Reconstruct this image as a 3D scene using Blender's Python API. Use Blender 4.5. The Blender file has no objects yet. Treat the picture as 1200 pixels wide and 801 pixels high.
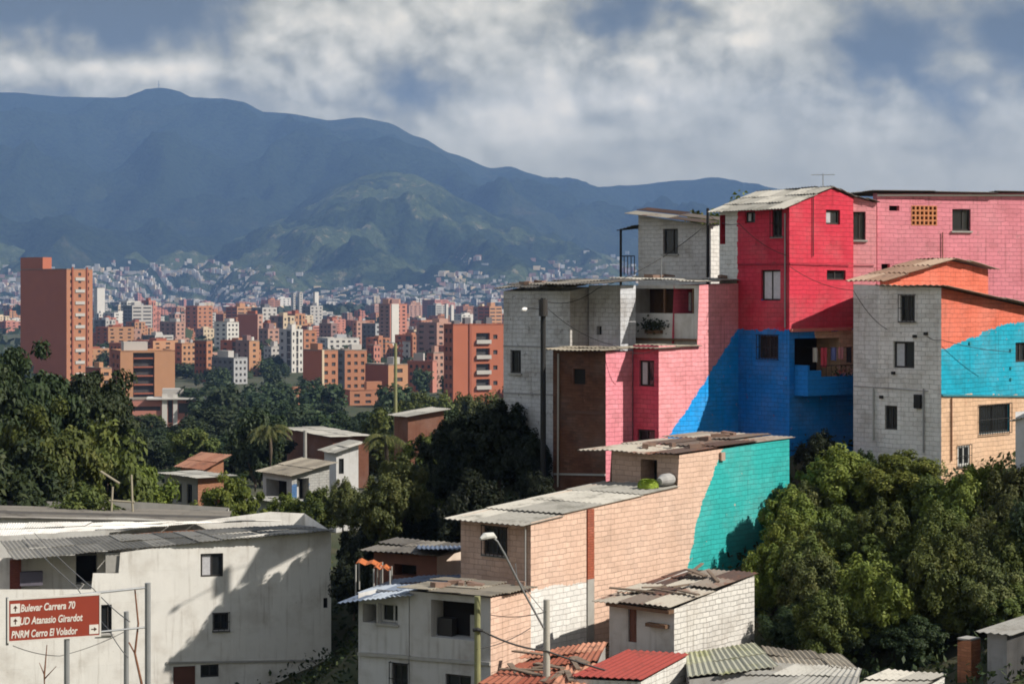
# A hillside of painted houses above a brick city, mountains behind.
SUN_PHI, SUN_EL, SUN_S, SKY_S, EXPO = -20, 39, 5.0, .1, .46
HAZE_D, HAZE_C = 7e-5, (.30, .52, 1.0)
GAIN_LO, GAIN_HI = 1.85, .6
RAMP = [(0.0, (.035, .037, .032)), (.25, (.085, .083, .066)), (.45, (.19, .168, .108)), (.6, (.28, .255, .182)), (.78, (.40, .36, .275)), (1.0, (.56, .48, .35))]
BLOBS = [(.34, 330, 28, 50, 34), (.26, 440, 30, 95, 50), (.26, 590, 12, 60, 40), (.22, 690, 110, 110, 45), (.20, 580, 150, 90, 26), (.34, 170, 86, 210, 12), (.28, 757, 45, 34, 36), (.26, 890, 18, 70, 55), (.10, 830, 85, 150, 35), (.16, 1120, 82, 60, 18),
         (-.75, 90, 16, 230, 46), (-.46, 735, 28, 42, 48), (-.55, 1030, 62, 66, 44), (-.55, 1190, 55, 48, 44), (-.22, 690, 142, 40, 14), (-.18, 880, 76, 46, 12), (-.12, 500, 112, 90, 22), (.05, 1050, 150, 260, 36)]
import bpy, math, random
import numpy as np
from mathutils import Vector, noise, Matrix

random.seed(7)
RNG = np.random.default_rng(11)
scene = bpy.context.scene
COL = scene.collection

# ------------------------------------------------------------------ camera frame of reference
K, CX, HY = 2333.3, 600.0, 345.0       # focal length in photo pixels, centre column, eye-level row

def at(x, y, Y):
    """point seen at photo pixel (x, y) standing Y metres away"""
    return Vector(((x - CX) / K * Y, Y, (HY - y) / K * Y))

def srgb(r, g, b, k=1.0):
    f = lambda c: (c / 12.92 if c <= 0.04045 else ((c + 0.055) / 1.055) ** 2.4)
    return (f(r / 255) * k, f(g / 255) * k, f(b / 255) * k)

# ------------------------------------------------------------------ node helpers
class NT:
    def __init__(self, tree):
        self.t = tree; self.n = tree.nodes; self.l = tree.links
    def put(self, sock, v):
        if hasattr(v, 'bl_idname') and hasattr(v, 'is_linked') and not isinstance(v, (tuple, list)):
            self.l.new(v, sock)
        elif isinstance(v, (tuple, list)) and len(v) == 3 and sock.type == 'RGBA':
            sock.default_value = (*v, 1)
        else:
            sock.default_value = v
    def new(self, typ, ins=None, **props):
        nd = self.n.new(typ)
        for k, v in props.items(): setattr(nd, k, v)
        for k, v in (ins or {}).items(): self.put(nd.inputs[k], v)
        return nd
    def math(self, op, a, b=0.0, c=None, clamp=False):
        nd = self.new('ShaderNodeMath', {0: a, 1: b}, operation=op, use_clamp=clamp)
        if c is not None: self.put(nd.inputs[2], c)
        return nd.outputs[0]
    def mix(self, f, a, b, mode='MIX'):
        nd = self.new('ShaderNodeMix', None, data_type='RGBA', blend_type=mode)
        self.put(nd.inputs[0], f); self.put(nd.inputs[6], a); self.put(nd.inputs[7], b)
        return nd.outputs[2]
    def noise(self, vec, scale, detail=4, rough=.55, dist=0.0):
        nd = self.new('ShaderNodeTexNoise', {'Scale': scale, 'Detail': detail, 'Roughness': rough, 'Distortion': dist})
        if vec is not None: self.l.new(vec, nd.inputs['Vector'])
        return nd.outputs['Fac']
    def step(self, v, lo, hi):
        nd = self.new('ShaderNodeMapRange', {0: v, 1: lo, 2: hi, 3: 0.0, 4: 1.0}, interpolation_type='SMOOTHSTEP')
        return nd.outputs[0]
    def scale(self, vec, s):
        nd = self.new('ShaderNodeMapping'); self.l.new(vec, nd.inputs[0]); nd.inputs['Scale'].default_value = s
        return nd.outputs[0]

def new_mat(name):
    m = bpy.data.materials.new(name); m.use_nodes = True
    t = NT(m.node_tree); t.n.clear()
    out = t.new('ShaderNodeOutputMaterial')
    b = t.new('ShaderNodeBsdfPrincipled', {'Roughness': .85})
    b.inputs['Specular IOR Level'].default_value = .25
    t.l.new(b.outputs[0], out.inputs[0])
    return m, t, b

def plain(name, col, rough=.8, metal=0.0, var=.15, scale=3.0, spec=.3):
    m, t, b = new_mat(name)
    co = t.new('ShaderNodeTexCoord').outputs['Object']
    n = t.noise(co, scale, 5)
    c = t.mix(n, tuple(x * (1 - var) for x in col), tuple(min(1, x * (1 + var)) for x in col))
    t.put(b.inputs['Base Color'], c)
    b.inputs['Roughness'].default_value = rough; b.inputs['Metallic'].default_value = metal
    b.inputs['Specular IOR Level'].default_value = spec
    return m

def block_mat(name, base, bw=.36, bh=.175, mortar=.011, masks=(), dirt=.35, mort_dark=.58, vary=.18, bump=.9, wear=0.0, wear_col=(.30, .16, .10), streak=.6):
    """painted masonry: blocks from the wall's own metres (uv), painted areas bounded by straight painted edges"""
    m, t, b = new_mat(name)
    uv = t.new('ShaderNodeUVMap').outputs[0]
    sep = t.new('ShaderNodeSeparateXYZ', {0: uv})
    jit = t.noise(uv, 9.0, 3)
    jit2 = t.noise(uv, 1.7, 2)
    col = base
    for mcol, planes in masks:
        f = None
        for (nx, nz, c) in planes:
            d = t.math('ADD', t.math('MULTIPLY', sep.outputs[0], nx), t.math('MULTIPLY', sep.outputs[1], nz))
            d = t.math('SUBTRACT', d, c)
            d = t.math('ADD', d, t.math('MULTIPLY', t.math('SUBTRACT', jit, .5), .22))
            d = t.math('ADD', d, t.math('MULTIPLY', t.math('SUBTRACT', jit2, .5), .35))
            s = t.step(d, -.012, .012)
            f = s if f is None else t.math('MULTIPLY', f, s)
        col = t.mix(f, col, mcol)
    # soften the regular grid: blocks laid by hand
    wob = t.new('ShaderNodeTexNoise', {'Scale': 2.3, 'Detail': 2.0}); t.l.new(uv, wob.inputs['Vector'])
    wv = t.new('ShaderNodeVectorMath', {0: wob.outputs['Color'], 1: (.5, .5, .5)}, operation='SUBTRACT')
    wv2 = t.new('ShaderNodeVectorMath', {0: wv.outputs[0]}, operation='SCALE'); wv2.inputs['Scale'].default_value = .09
    uvw = t.new('ShaderNodeVectorMath', {0: uv, 1: wv2.outputs[0]}, operation='ADD').outputs[0]
    br = t.new('ShaderNodeTexBrick', {'Scale': 1.0, 'Mortar Size': mortar, 'Mortar Smooth': .35, 'Brick Width': bw, 'Row Height': bh,
                                      'Color1': (1, 1, 1), 'Color2': (1 - vary,) * 3, 'Mortar': (mort_dark,) * 3})
    t.l.new(uvw, br.inputs['Vector'])
    # mortar contrast fades in and out over the wall
    fade = t.step(t.noise(uv, .9, 4, .65), .38, .62)
    g = t.mix(fade, t.mix(.6, br.outputs['Color'], (.9, .9, .9)), br.outputs['Color'])
    col = t.mix(1.0, col, g, 'MULTIPLY')
    # blotches and rain streaks
    bl = t.noise(uv, .8, 6, .62)
    col = t.mix(t.math('MULTIPLY', t.step(bl, .44, .70), dirt * 1.25), col, t.mix(1.0, col, (.62, .58, .54), 'MULTIPLY'))
    st = t.noise(t.scale(uv, (5.5, .35, 1)), 1.0, 4, .6)
    col = t.mix(t.math('MULTIPLY', t.step(st, .52, .78), streak), col, t.mix(1.0, col, (.50, .46, .42), 'MULTIPLY'))
    sp = t.noise(uv, 6.0, 3, .7)
    col = t.mix(t.math('MULTIPLY', t.step(sp, .66, .74), .5), col, t.mix(1.0, col, (.5, .45, .4), 'MULTIPLY'))
    fadep = t.noise(uv, .45, 5, .6); col = t.mix(t.math('MULTIPLY', t.step(fadep, .42, .7), .13), col, t.mix(.55, col, (.62, .58, .55)))      # sun bleached areas
    if wear:
        w = t.math('MULTIPLY', t.step(t.noise(uv, 2.6, 7, .72), .72 - wear * .45, .76 - wear * .45), .75)
        col = t.mix(w, col, wear_col)
    t.put(b.inputs['Base Color'], col)
    h = t.math('ADD', t.math('MULTIPLY', br.outputs['Fac'], -1.0), t.math('MULTIPLY', t.noise(uv, 14, 4), .5))
    bp = t.new('ShaderNodeBump', {'Strength': bump, 'Distance': .02, 'Height': h})
    t.l.new(bp.outputs[0], b.inputs['Normal'])
    b.inputs['Roughness'].default_value = .88
    return m

def render_mat(name, base, dirt=.4, masks=()):
    """smooth plastered wall with stains and cracks"""
    return block_mat(name, base, bw=2.4, bh=1.25, mortar=.006, masks=masks, dirt=dirt, mort_dark=.8, vary=.05, bump=.2, streak=.45)

def roof_mat(name, a, b_, c, rough=.75, metal=0.0):
    """weathered sheets: every sheet its own age, moss and rust in patches"""
    m, t, b = new_mat(name)
    at_ = t.new('ShaderNodeAttribute', None, attribute_name='tint').outputs['Fac']
    co = t.new('ShaderNodeTexCoord').outputs['Object']
    n = t.noise(co, .9, 6, .65)
    col = t.mix(t.step(at_, .2, .9), a, b_)
    col = t.mix(t.step(n, .5, .72), col, c)
    n2 = t.noise(co, 5.0, 5, .7)
    col = t.mix(t.math('MULTIPLY', t.step(n2, .5, .8), .6), col, t.mix(1.0, col, (.45, .42, .38), 'MULTIPLY'))
    t.put(b.inputs['Base Color'], col)
    b.inputs['Roughness'].default_value = rough; b.inputs['Metallic'].default_value = metal
    return m

# ------------------------------------------------------------------ mesh builder
class MB:
    def __init__(self): self.v = []; self.f = []; self.m = []; self.uv = []; self.t = []
    def poly(self, pts, mat=0, uvs=None, tint=.5):
        i = len(self.v); self.v += [tuple(p) for p in pts]; n = len(pts)
        self.f.append(tuple(range(i, i + n))); self.m.append(mat)
        self.uv += list(uvs) if uvs else [(p[0] + p[1], p[2]) for p in pts]
        self.t += [tint] * n
    def box(self, o, ax, ay, az, mat=0, tint=.5, uvs=True):
        """box from corner o with three edge vectors (right handed)"""
        o, ax, ay, az = map(Vector, (o, ax, ay, az))
        lx, ly, lz = ax.length, ay.length, az.length
        def q(a, e, g, le, lg): self.poly([a, a + e, a + e + g, a + g], mat, [(0, 0), (le, 0), (le, lg), (0, lg)], tint)
        q(o, ay, ax, ly, lx); q(o + az, ax, ay, lx, ly)
        q(o, ax, az, lx, lz); q(o + ay + ax, -ax, az, lx, lz)
        q(o + ax, ay, az, ly, lz); q(o + ay, -ay, az, ly, lz)
    def abox(self, x0, x1, y0, y1, z0, z1, mat=0, tint=.5):
        self.box((x0, y0, z0), (x1 - x0, 0, 0), (0, y1 - y0, 0), (0, 0, z1 - z0), mat, tint)
    def tube(self, pts, radii, mat=0, seg=8, cap=True, tint=.5):
        pts = [Vector(p) for p in pts]
        if not isinstance(radii, (list, tuple)): radii = [radii] * len(pts)
        rings = []; up = Vector((0, 0, 1))
        for k, p in enumerate(pts):
            d = (pts[min(k + 1, len(pts) - 1)] - pts[max(k - 1, 0)]).normalized()
            s = d.cross(up)
            if s.length < 1e-3: s = d.cross(Vector((1, 0, 0)))
            s.normalize(); w = s.cross(d).normalized()
            rings.append([p + (s * math.cos(2 * math.pi * j / seg) + w * math.sin(2 * math.pi * j / seg)) * radii[k] for j in range(seg)])
        for a, b in zip(rings, rings[1:]):
            for j in range(seg):
                self.poly([a[j], a[(j + 1) % seg], b[(j + 1) % seg], b[j]], mat, None, tint)
        if cap:
            self.poly(rings[0][::-1], mat, None, tint); self.poly(rings[-1], mat, None, tint)
    def mesh(self, name, mats, origin=(0, 0, 0), merge=False, smooth=False):
        me = bpy.data.meshes.new(name); o = Vector(origin)
        me.from_pydata([tuple(Vector(p) - o) for p in self.v], [], self.f)
        for x in mats: me.materials.append(x)
        me.polygons.foreach_set('material_index', self.m)
        uvl = me.uv_layers.new(name='UVMap'); uvl.data.foreach_set('uv', [c for u in self.uv for c in u])
        ca = me.attributes.new('tint', 'FLOAT', 'CORNER'); ca.data.foreach_set('value', self.t)
        if merge:
            import bmesh
            bm = bmesh.new(); bm.from_mesh(me); bmesh.ops.remove_doubles(bm, verts=bm.verts, dist=1e-4); bm.to_mesh(me); bm.free()
        if smooth: me.polygons.foreach_set('use_smooth', [True] * len(me.polygons))
        me.update()
        return me
    def build(self, name, mats, parent=None, label=None, merge=True, smooth=False):
        org = parent_world(parent)
        me = self.mesh(name, mats if isinstance(mats, (list, tuple)) else [mats], org, merge, smooth)
        ob = bpy.data.objects.new(name, me); COL.objects.link(ob)
        if parent: ob.parent = parent
        if label: ob['label'] = label
        return ob

def parent_world(p):
    v = Vector((0, 0, 0))
    while p is not None: v += p.location; p = p.parent
    return v

def tag(o, label=None, cat=None, group=None, kind=None):
    if label: o['label'] = label
    if cat: o['category'] = cat
    if group: o['group'] = group
    if kind: o['kind'] = kind
    return o

def empty(name, loc, label, cat, group=None):
    o = bpy.data.objects.new(name, None); COL.objects.link(o); o.location = loc; o.empty_display_size = .3
    return tag(o, label, cat, group)

def copy_tree(o, parent=None):
    c = o.copy(); COL.objects.link(c)
    if parent is not None: c.parent = parent
    for ch in list(o.children): copy_tree(ch, c)
    return c

def solo(mb, name, mats, base, label, cat, group=None, smooth=False):
    """a thing that is one mesh, with its origin at base"""
    e = Vector(base)
    me = mb.mesh(name, mats if isinstance(mats, (list, tuple)) else [mats], e, True, smooth)
    o = bpy.data.objects.new(name, me); COL.objects.link(o); o.location = e
    return tag(o, label, cat, group)

# ------------------------------------------------------------------ terrain heights
CTRL = [(15, 72, -6.8), (20, 75, -6.5), (11, 78, -5.6), (5, 77, -7.6), (0, 81, -6.5), (3, 69, -10.6), (7, 72, -9.6), (1, 63, -12.2), (6, 61, -12.6),
        (-1, 58, -14.5), (-10, 80, -17.5), (-16, 80, -17.5), (-4, 80, -12.5), (-7, 82, -15.5), (11, 61, -12), (16, 62, -10.5), (20, 66, -8.5),
        (14, 90, -1.5), (6, 90, -3), (24, 85, -1.5), (0, 95, -7), (-6, 95, -14.5), (-14, 100, -17.5), (-20, 110, -17.5), (-10, 110, -17.5), (-8, 100, -16.5), (-16, 125, -17.8), (-8, 125, -17.2), (-25, 95, -17.5), (0, 122, -15.5), (-4, 110, -16.3), (-7, 70, -17.6), (-12, 70, -18), (-5, 63, -16.8), (10, 100, -4), (-12, 60, -17.5), (-3, 50, -16.5), (8, 50, -14.5),
        (0, 20, -15), (20, 40, -13.5), (12, 67, -9.6), (16, 66, -9.2), (9, 66, -11), (24, 60, -10), (5, 105, -9), (18, 112, -8)]
def zg(y):
    pts = [(-2000, -15), (60, -16), (110, -17), (150, -18), (600, -38), (4000, -38), (6000, -20), (20000, -20)]
    for (a, za), (b, zb) in zip(pts, pts[1:]):
        if y <= b: return za + (zb - za) * (y - a) / (b - a)
    return -20.0
def ground_z(x, y):
    if abs(x) > 130 or y > 220 or y < -40: return zg(y)
    num = den = 0.0
    for cx, cy, cz in CTRL:
        w = 1.0 / ((x - cx) ** 2 + (y - cy) ** 2 + 6.0) ** 1.6
        num += w * cz; den += w
    w0 = 1.0 / (22.0 ** 2) ** 1.6
    return (num + w0 * zg(y)) / (den + w0)
# ------------------------------------------------------------------ materials
M = {}
M['glass'] = plain('window_glass', (.018, .02, .022), .12, spec=.5, var=.3)
M['dark'] = plain('dark_room', (.012, .010, .009), .9, var=.3)
M['room'] = plain('dim_room', (.10, .06, .045), .9, var=.3)
M['frame'] = plain('dark_frame', (.035, .032, .03), .6)
M['frame_w'] = plain('pale_frame', (.42, .42, .41), .6)
M['curtain'] = plain('curtain_cloth', (.5, .5, .53), .9, var=.25, scale=9)
M['sill'] = plain('concrete_sill', (.33, .32, .30), .9, var=.2, scale=6)
M['concrete'] = plain('concrete', (.30, .29, .27), .9, var=.25, scale=2.5)
M['wood'] = plain('old_wood', (.13, .075, .045), .85, var=.35, scale=5)
M['door'] = plain('brown_door', (.12, .05, .035), .7, var=.25)
M['steel'] = plain('galvanised_steel', (.30, .31, .32), .5, .5, var=.2)
M['black'] = plain('weathered_black', (.02, .02, .02), .75, var=.3)
M['rust'] = plain('rusty_iron', (.18, .08, .045), .85, var=.45, scale=7)
M['cable'] = plain('cable_rubber', (.03, .03, .03), .7)
M['white_p'] = plain('white_paint', (.72, .71, .69), .7, var=.06)
M['pole_c'] = plain('pole_concrete', (.36, .34, .30), .9, var=.2, scale=4)
M['pole_g'] = plain('pole_mossy', (.20, .20, .10), .85, var=.35, scale=3)
M['wire_grey'] = plain('aged_cable', (.16, .155, .15), .7)
M['roof_pale'] = roof_mat('fibre_cement_pale', (.26, .25, .225), (.42, .40, .355), (.15, .145, .125))
M['roof_grey'] = roof_mat('fibre_cement_grey', (.22, .215, .20), (.36, .35, .32), (.15, .14, .12))
M['roof_dark'] = roof_mat('sooty_sheet', (.075, .07, .065), (.17, .155, .135), (.045, .04, .038))
M['roof_grime'] = roof_mat('grimy_sheet', (.10, .097, .088), (.22, .21, .19), (.06, .057, .052))
M['roof_tan'] = roof_mat('dusty_sheet', (.20, .175, .14), (.31, .275, .22), (.10, .09, .075))
M['roof_mix'] = roof_mat('patched_sheet', (.07, .045, .038), (.36, .33, .28), (.16, .07, .045))
M['roof_rust'] = roof_mat('rusted_sheet', (.22, .06, .035), (.42, .20, .13), (.10, .05, .035))
M['roof_red'] = roof_mat('red_painted_sheet', (.22, .035, .03), (.27, .05, .04), (.15, .045, .035))
M['roof_moss'] = roof_mat('mossy_sheet', (.30, .30, .24), (.36, .36, .25), (.24, .25, .11))
M['roof_blue'] = roof_mat('blue_grey_sheet', (.10, .13, .19), (.30, .34, .40), (.06, .07, .09))
M['roof_tile'] = roof_mat('clay_tile', (.27, .115, .07), (.34, .17, .11), (.15, .075, .05))
M['tile_end'] = roof_mat('clay_tile_ends', (.22, .14, .10), (.33, .24, .18), (.11, .075, .06))

PINK = srgb(234, 146, 160, .9); LPINK = srgb(242, 160, 168, .9)
RED = srgb(222, 62, 84, .82); DPINK = srgb(224, 92, 114, .9)
BLUE = srgb(26, 126, 208, .95); BBLUE = srgb(16, 152, 232, 1.0)
TURQ = srgb(50, 182, 180, .84); PEACH = srgb(238, 203, 182, .76); ORANGE = srgb(234, 122, 98, .84)
AQUA = srgb(20, 160, 190, .95); BEIGE = srgb(228, 190, 158, .82); WHITE = (.70, .69, .665); GREYW = (.50, .50, .50)
OLDW = (.40, .40, .395)

# ------------------------------------------------------------------ facades and houses
class Facade:
    def __init__(self, P, Q, z0, ztop):
        self.P = Vector((P[0], P[1], 0)); self.Q = Vector((Q[0], Q[1], 0))
        d = self.Q - self.P; self.L = d.length; self.d = d / self.L
        self.n = Vector((self.d.y, -self.d.x, 0)); self.z0 = z0
        self.top = [(0, ztop), (self.L, ztop)]; self.holes = []
    def u_at(self, x):
        k = (x - CX) / K                      # ray X = k * Y
        return (k * self.P.y - self.P.x) / (self.d.x - k * self.d.y)
    def uz(self, x, y):
        u = self.u_at(x); Y = self.P.y + self.d.y * u
        return u, (HY - y) / K * Y
    def p(self, u, z, w=0.0):
        v = self.P + self.d * u + self.n * w; v.z = z; return v
    def set_top(self, pts):
        t = sorted(self.uz(*q) for q in pts)
        if t[0][0] > 1e-3: t.insert(0, (0, t[0][1]))
        if t[-1][0] < self.L - 1e-3: t.append((self.L, t[-1][1]))
        t[0] = (0, t[0][1]); t[-1] = (self.L, t[-1][1]); self.top = t
    def ztop(self, u):
        for (a, za), (b, zb) in zip(self.top, self.top[1:]):
            if u <= b + 1e-6: return za + (zb - za) * (u - a) / max(b - a, 1e-6)
        return self.top[-1][1]
    def hole(self, x0, x1, y0, y1, depth=.18, back=None):
        ua, za = self.uz(x0, (y0 + y1) / 2); ub, _ = self.uz(x1, y0)
        um = (ua + ub) / 2; Y = self.P.y + self.d.y * um
        r = [max(.03, ua), min(self.L - .03, ub), (HY - y1) / K * Y, (HY - y0) / K * Y, depth, back]
        self.holes.append(r); return r
    def draw(self, mb, mat=0, rev=0):
        us = sorted({0.0, self.L, *[u for u, _ in self.top], *[h[0] for h in self.holes], *[h[1] for h in self.holes]})
        zs = sorted({self.z0, *[h[2] for h in self.holes], *[h[3] for h in self.holes]})
        def quad(a, b, c, d): mb.poly([self.p(*q) for q in (a, b, c, d)], mat, [a, b, c, d])
        for ua, ub in zip(us, us[1:]):
            if ub - ua < 1e-5: continue
            um = (ua + ub) / 2
            for za, zb in zip(zs, zs[1:]):
                ta, tb = self.ztop(ua + 1e-5), self.ztop(ub - 1e-5)
                if za >= min(ta, tb) - 1e-4: continue
                if zb > min(ta, tb):
                    if not any(h[0] < um < h[1] and h[2] < (za + min(zb, ta, tb)) / 2 < h[3] for h in self.holes): quad((ua, za), (ub, za), (ub, tb), (ua, ta))
                    continue
                zm = (za + zb) / 2
                if zb - za < 1e-5 or any(h[0] < um < h[1] and h[2] < zm < h[3] for h in self.holes): continue
                quad((ua, za), (ub, za), (ub, zb), (ua, zb))
            zl = zs[-1]
            ta, tb = self.ztop(ua + 1e-5), self.ztop(ub - 1e-5)
            if min(ta, tb) >= zl and max(ta, tb) > zl + 1e-4:
                quad((ua, zl), (ub, zl), (ub, tb), (ua, ta))
        for (u0, u1, z0, z1, dp, back) in self.holes:
            for (a, b) in (((u0, z0), (u0, z1)), ((u0, z1), (u1, z1)), ((u1, z1), (u1, z0)), ((u1, z0), (u0, z0))):
                mb.poly([self.p(*a), self.p(*b), self.p(*b, -dp), self.p(*a, -dp)], rev)
            if back is not None:
                mb.poly([self.p(u0, z0, -dp), self.p(u1, z0, -dp), self.p(u1, z1, -dp), self.p(u0, z1, -dp)], back)
    def bar(self, mb, u0, u1, z0, z1, w0, w1, mat=0):
        mb.box(self.p(u0, z0, w1), self.d * (u1 - u0), self.n * (w0 - w1), (0, 0, z1 - z0), mat)

def add_window(fc, parent, rect, style='glass', fm='frame'):
    u0, u1, z0, z1, dp, _ = rect
    g = .012
    mb = MB(); t = min(.06, (u1 - u0) * .1)
    a, b, c, d = u0 + g, u1 - g, z0 + g, z1 - g; wf, wb = -dp + .10, -dp + .035
    fc.bar(mb, a, a + t, c, d, wb, wf); fc.bar(mb, b - t, b, c, d, wb, wf)
    fc.bar(mb, a + t, b - t, c, c + t, wb, wf); fc.bar(mb, a + t, b - t, d - t, d, wb, wf)
    if u1 - u0 > .5:
        m_ = (a + b) / 2 + (.0 if style != 'slide' else .1); fc.bar(mb, m_ - t / 2, m_ + t / 2, c + t, d - t, wb, wf - .01)
    w = mb.build('window', M[fm], parent)
    pb = MB(); fc.bar(pb, a + t - .01, b - t + .01, c + t - .01, d - t + .01, wb + .01, wb + .022)
    pane = pb.build('pane', M['glass'], w)
    if style in ('curtain', 'halfcurtain'):
        cb = MB(); n = 14; ca, cb_ = a + t, (b - t if style == 'curtain' else (a + b) / 2 - .03)
        zc0 = c + t; zc1 = d - t
        for i in range(n):
            x0 = ca + (cb_ - ca) * i / n; x1 = ca + (cb_ - ca) * (i + 1) / n
            w0 = wb + .026 + .012 * (i % 2); w1 = wb + .026 + .012 * ((i + 1) % 2)
            cb.poly([fc.p(x0, zc0, w0), fc.p(x1, zc0, w1), fc.p(x1, zc1, w1), fc.p(x0, zc1, w0)])
        cb.build('curtain', M['curtain'], w)
    if style == 'bars':
        bb = MB(); nb = max(3, int((u1 - u0) / .16))
        for i in range(nb + 1):
            x = u0 - .03 + (u1 - u0 + .06) * i / nb; bb.tube([fc.p(x, z0 - .04, .09), fc.p(x, z1 + .04, .09)], .014, seg=5)
        for z in (z0 - .03, (z0 + z1) / 2, z1 + .03):
            bb.tube([fc.p(u0 - .05, z, .09), fc.p(u1 + .05, z, .09)], .014, seg=5)
        for x in (u0 - .03, u1 + .03):
            for z in (z0 - .03, z1 + .03): bb.tube([fc.p(x, z, .09), fc.p(x, z, -.01)], .014, seg=5)
        bb.build('security_bars', M['black'], w)
    if style in ('bars', 'slide') and u1 - u0 < 1.0:
        sb = MB(); fc.bar(sb, u0 - .06, u1 + .06, z0 - .07, z0 - .003, .002, .075)
        sb.build('sill', M['sill'], w)
    return w

def add_door(fc, parent, rect, m='door', label=None):
    u0, u1, z0, z1, dp, _ = rect
    mb = MB(); fc.bar(mb, u0 + .01, u1 - .01, z0, z1 - .01, -dp + .01, -dp + .06)
    fc.bar(mb, u0 + .1, u1 - .1, z0 + .25, (z0 + z1) / 2 - .05, -dp + .061, -dp + .075); fc.bar(mb, u0 + .1, u1 - .1, (z0 + z1) / 2 + .05, z1 - .15, -dp + .061, -dp + .075)
    return mb.build('door', M[m], parent, label)

def roof_sheet(mb, A, B, C, D, wave=.2, amp=.02, thick=.018, panel=.95, mat=0, seed=0, lift=.035, rows=3, tile=False):
    """corrugated sheets on quad A-B (eave) C-D (top edge, C above B)"""
    A, B, C, D = map(Vector, (A, B, C, D)); r = random.Random(seed * 977 + 13)
    L = max((B - A).length, (C - D).length); S = ((D - A).length + (C - B).length) / 2
    nrm = (B - A).cross(D - A).normalized()
    if nrm.z < 0: nrm = -nrm
    npan = max(1, round(L / panel)); nrow = max(1, round(S / 1.8)) if rows is None else rows
    k = max(2, round(panel / wave)); seg = 4 * k if wave > .1 else 2 * k
    def P(s, t): return (A * (1 - s) + B * s) * (1 - t) + (D * (1 - s) + C * s) * t
    for j in range(nrow):
        for i in range(npan):
            tint = r.random(); li = r.uniform(0, lift); ti = r.uniform(-lift, lift) * .7; ov = .06 / max(S, .3)
            s0, s1 = i / npan, (i + 1) / npan; t0 = max(0, j / nrow - (ov if j else r.uniform(-.01, .05) * 0)); t1 = (j + 1) / nrow
            e0 = r.uniform(-.06, .06) / max(S, .3) if j == 0 else 0
            top = []; bot = []
            for q in range(seg + 1):
                s = s0 + (s1 - s0) * q / seg
                h = amp * math.sin(2 * math.pi * k * q / seg) + li + j * -.004 + ti * (q / seg - .5)
                pa = P(s, t0 + e0) + nrm * (h + .02 + (.02 if j else 0)); pb = P(s, t1) + nrm * h
                top.append((pa, pb)); bot.append((pa - nrm * thick, pb - nrm * thick))
            for q in range(seg):
                (a0, b0), (a1, b1) = top[q], top[q + 1]; (c0, d0), (c1, d1) = bot[q], bot[q + 1]
                mb.poly([a0, a1, b1, b0], mat, None, tint); mb.poly([c0, d0, d1, c1], mat, None, tint)
                mb.poly([a0, c0, c1, a1], mat, None, tint); mb.poly([b0, b1, d1, d0], mat, None, tint)
            for q in (0, seg):
                (a0, b0), (c0, d0) = top[q], bot[q]; mb.poly([a0, b0, d0, c0], mat, None, tint)

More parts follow.
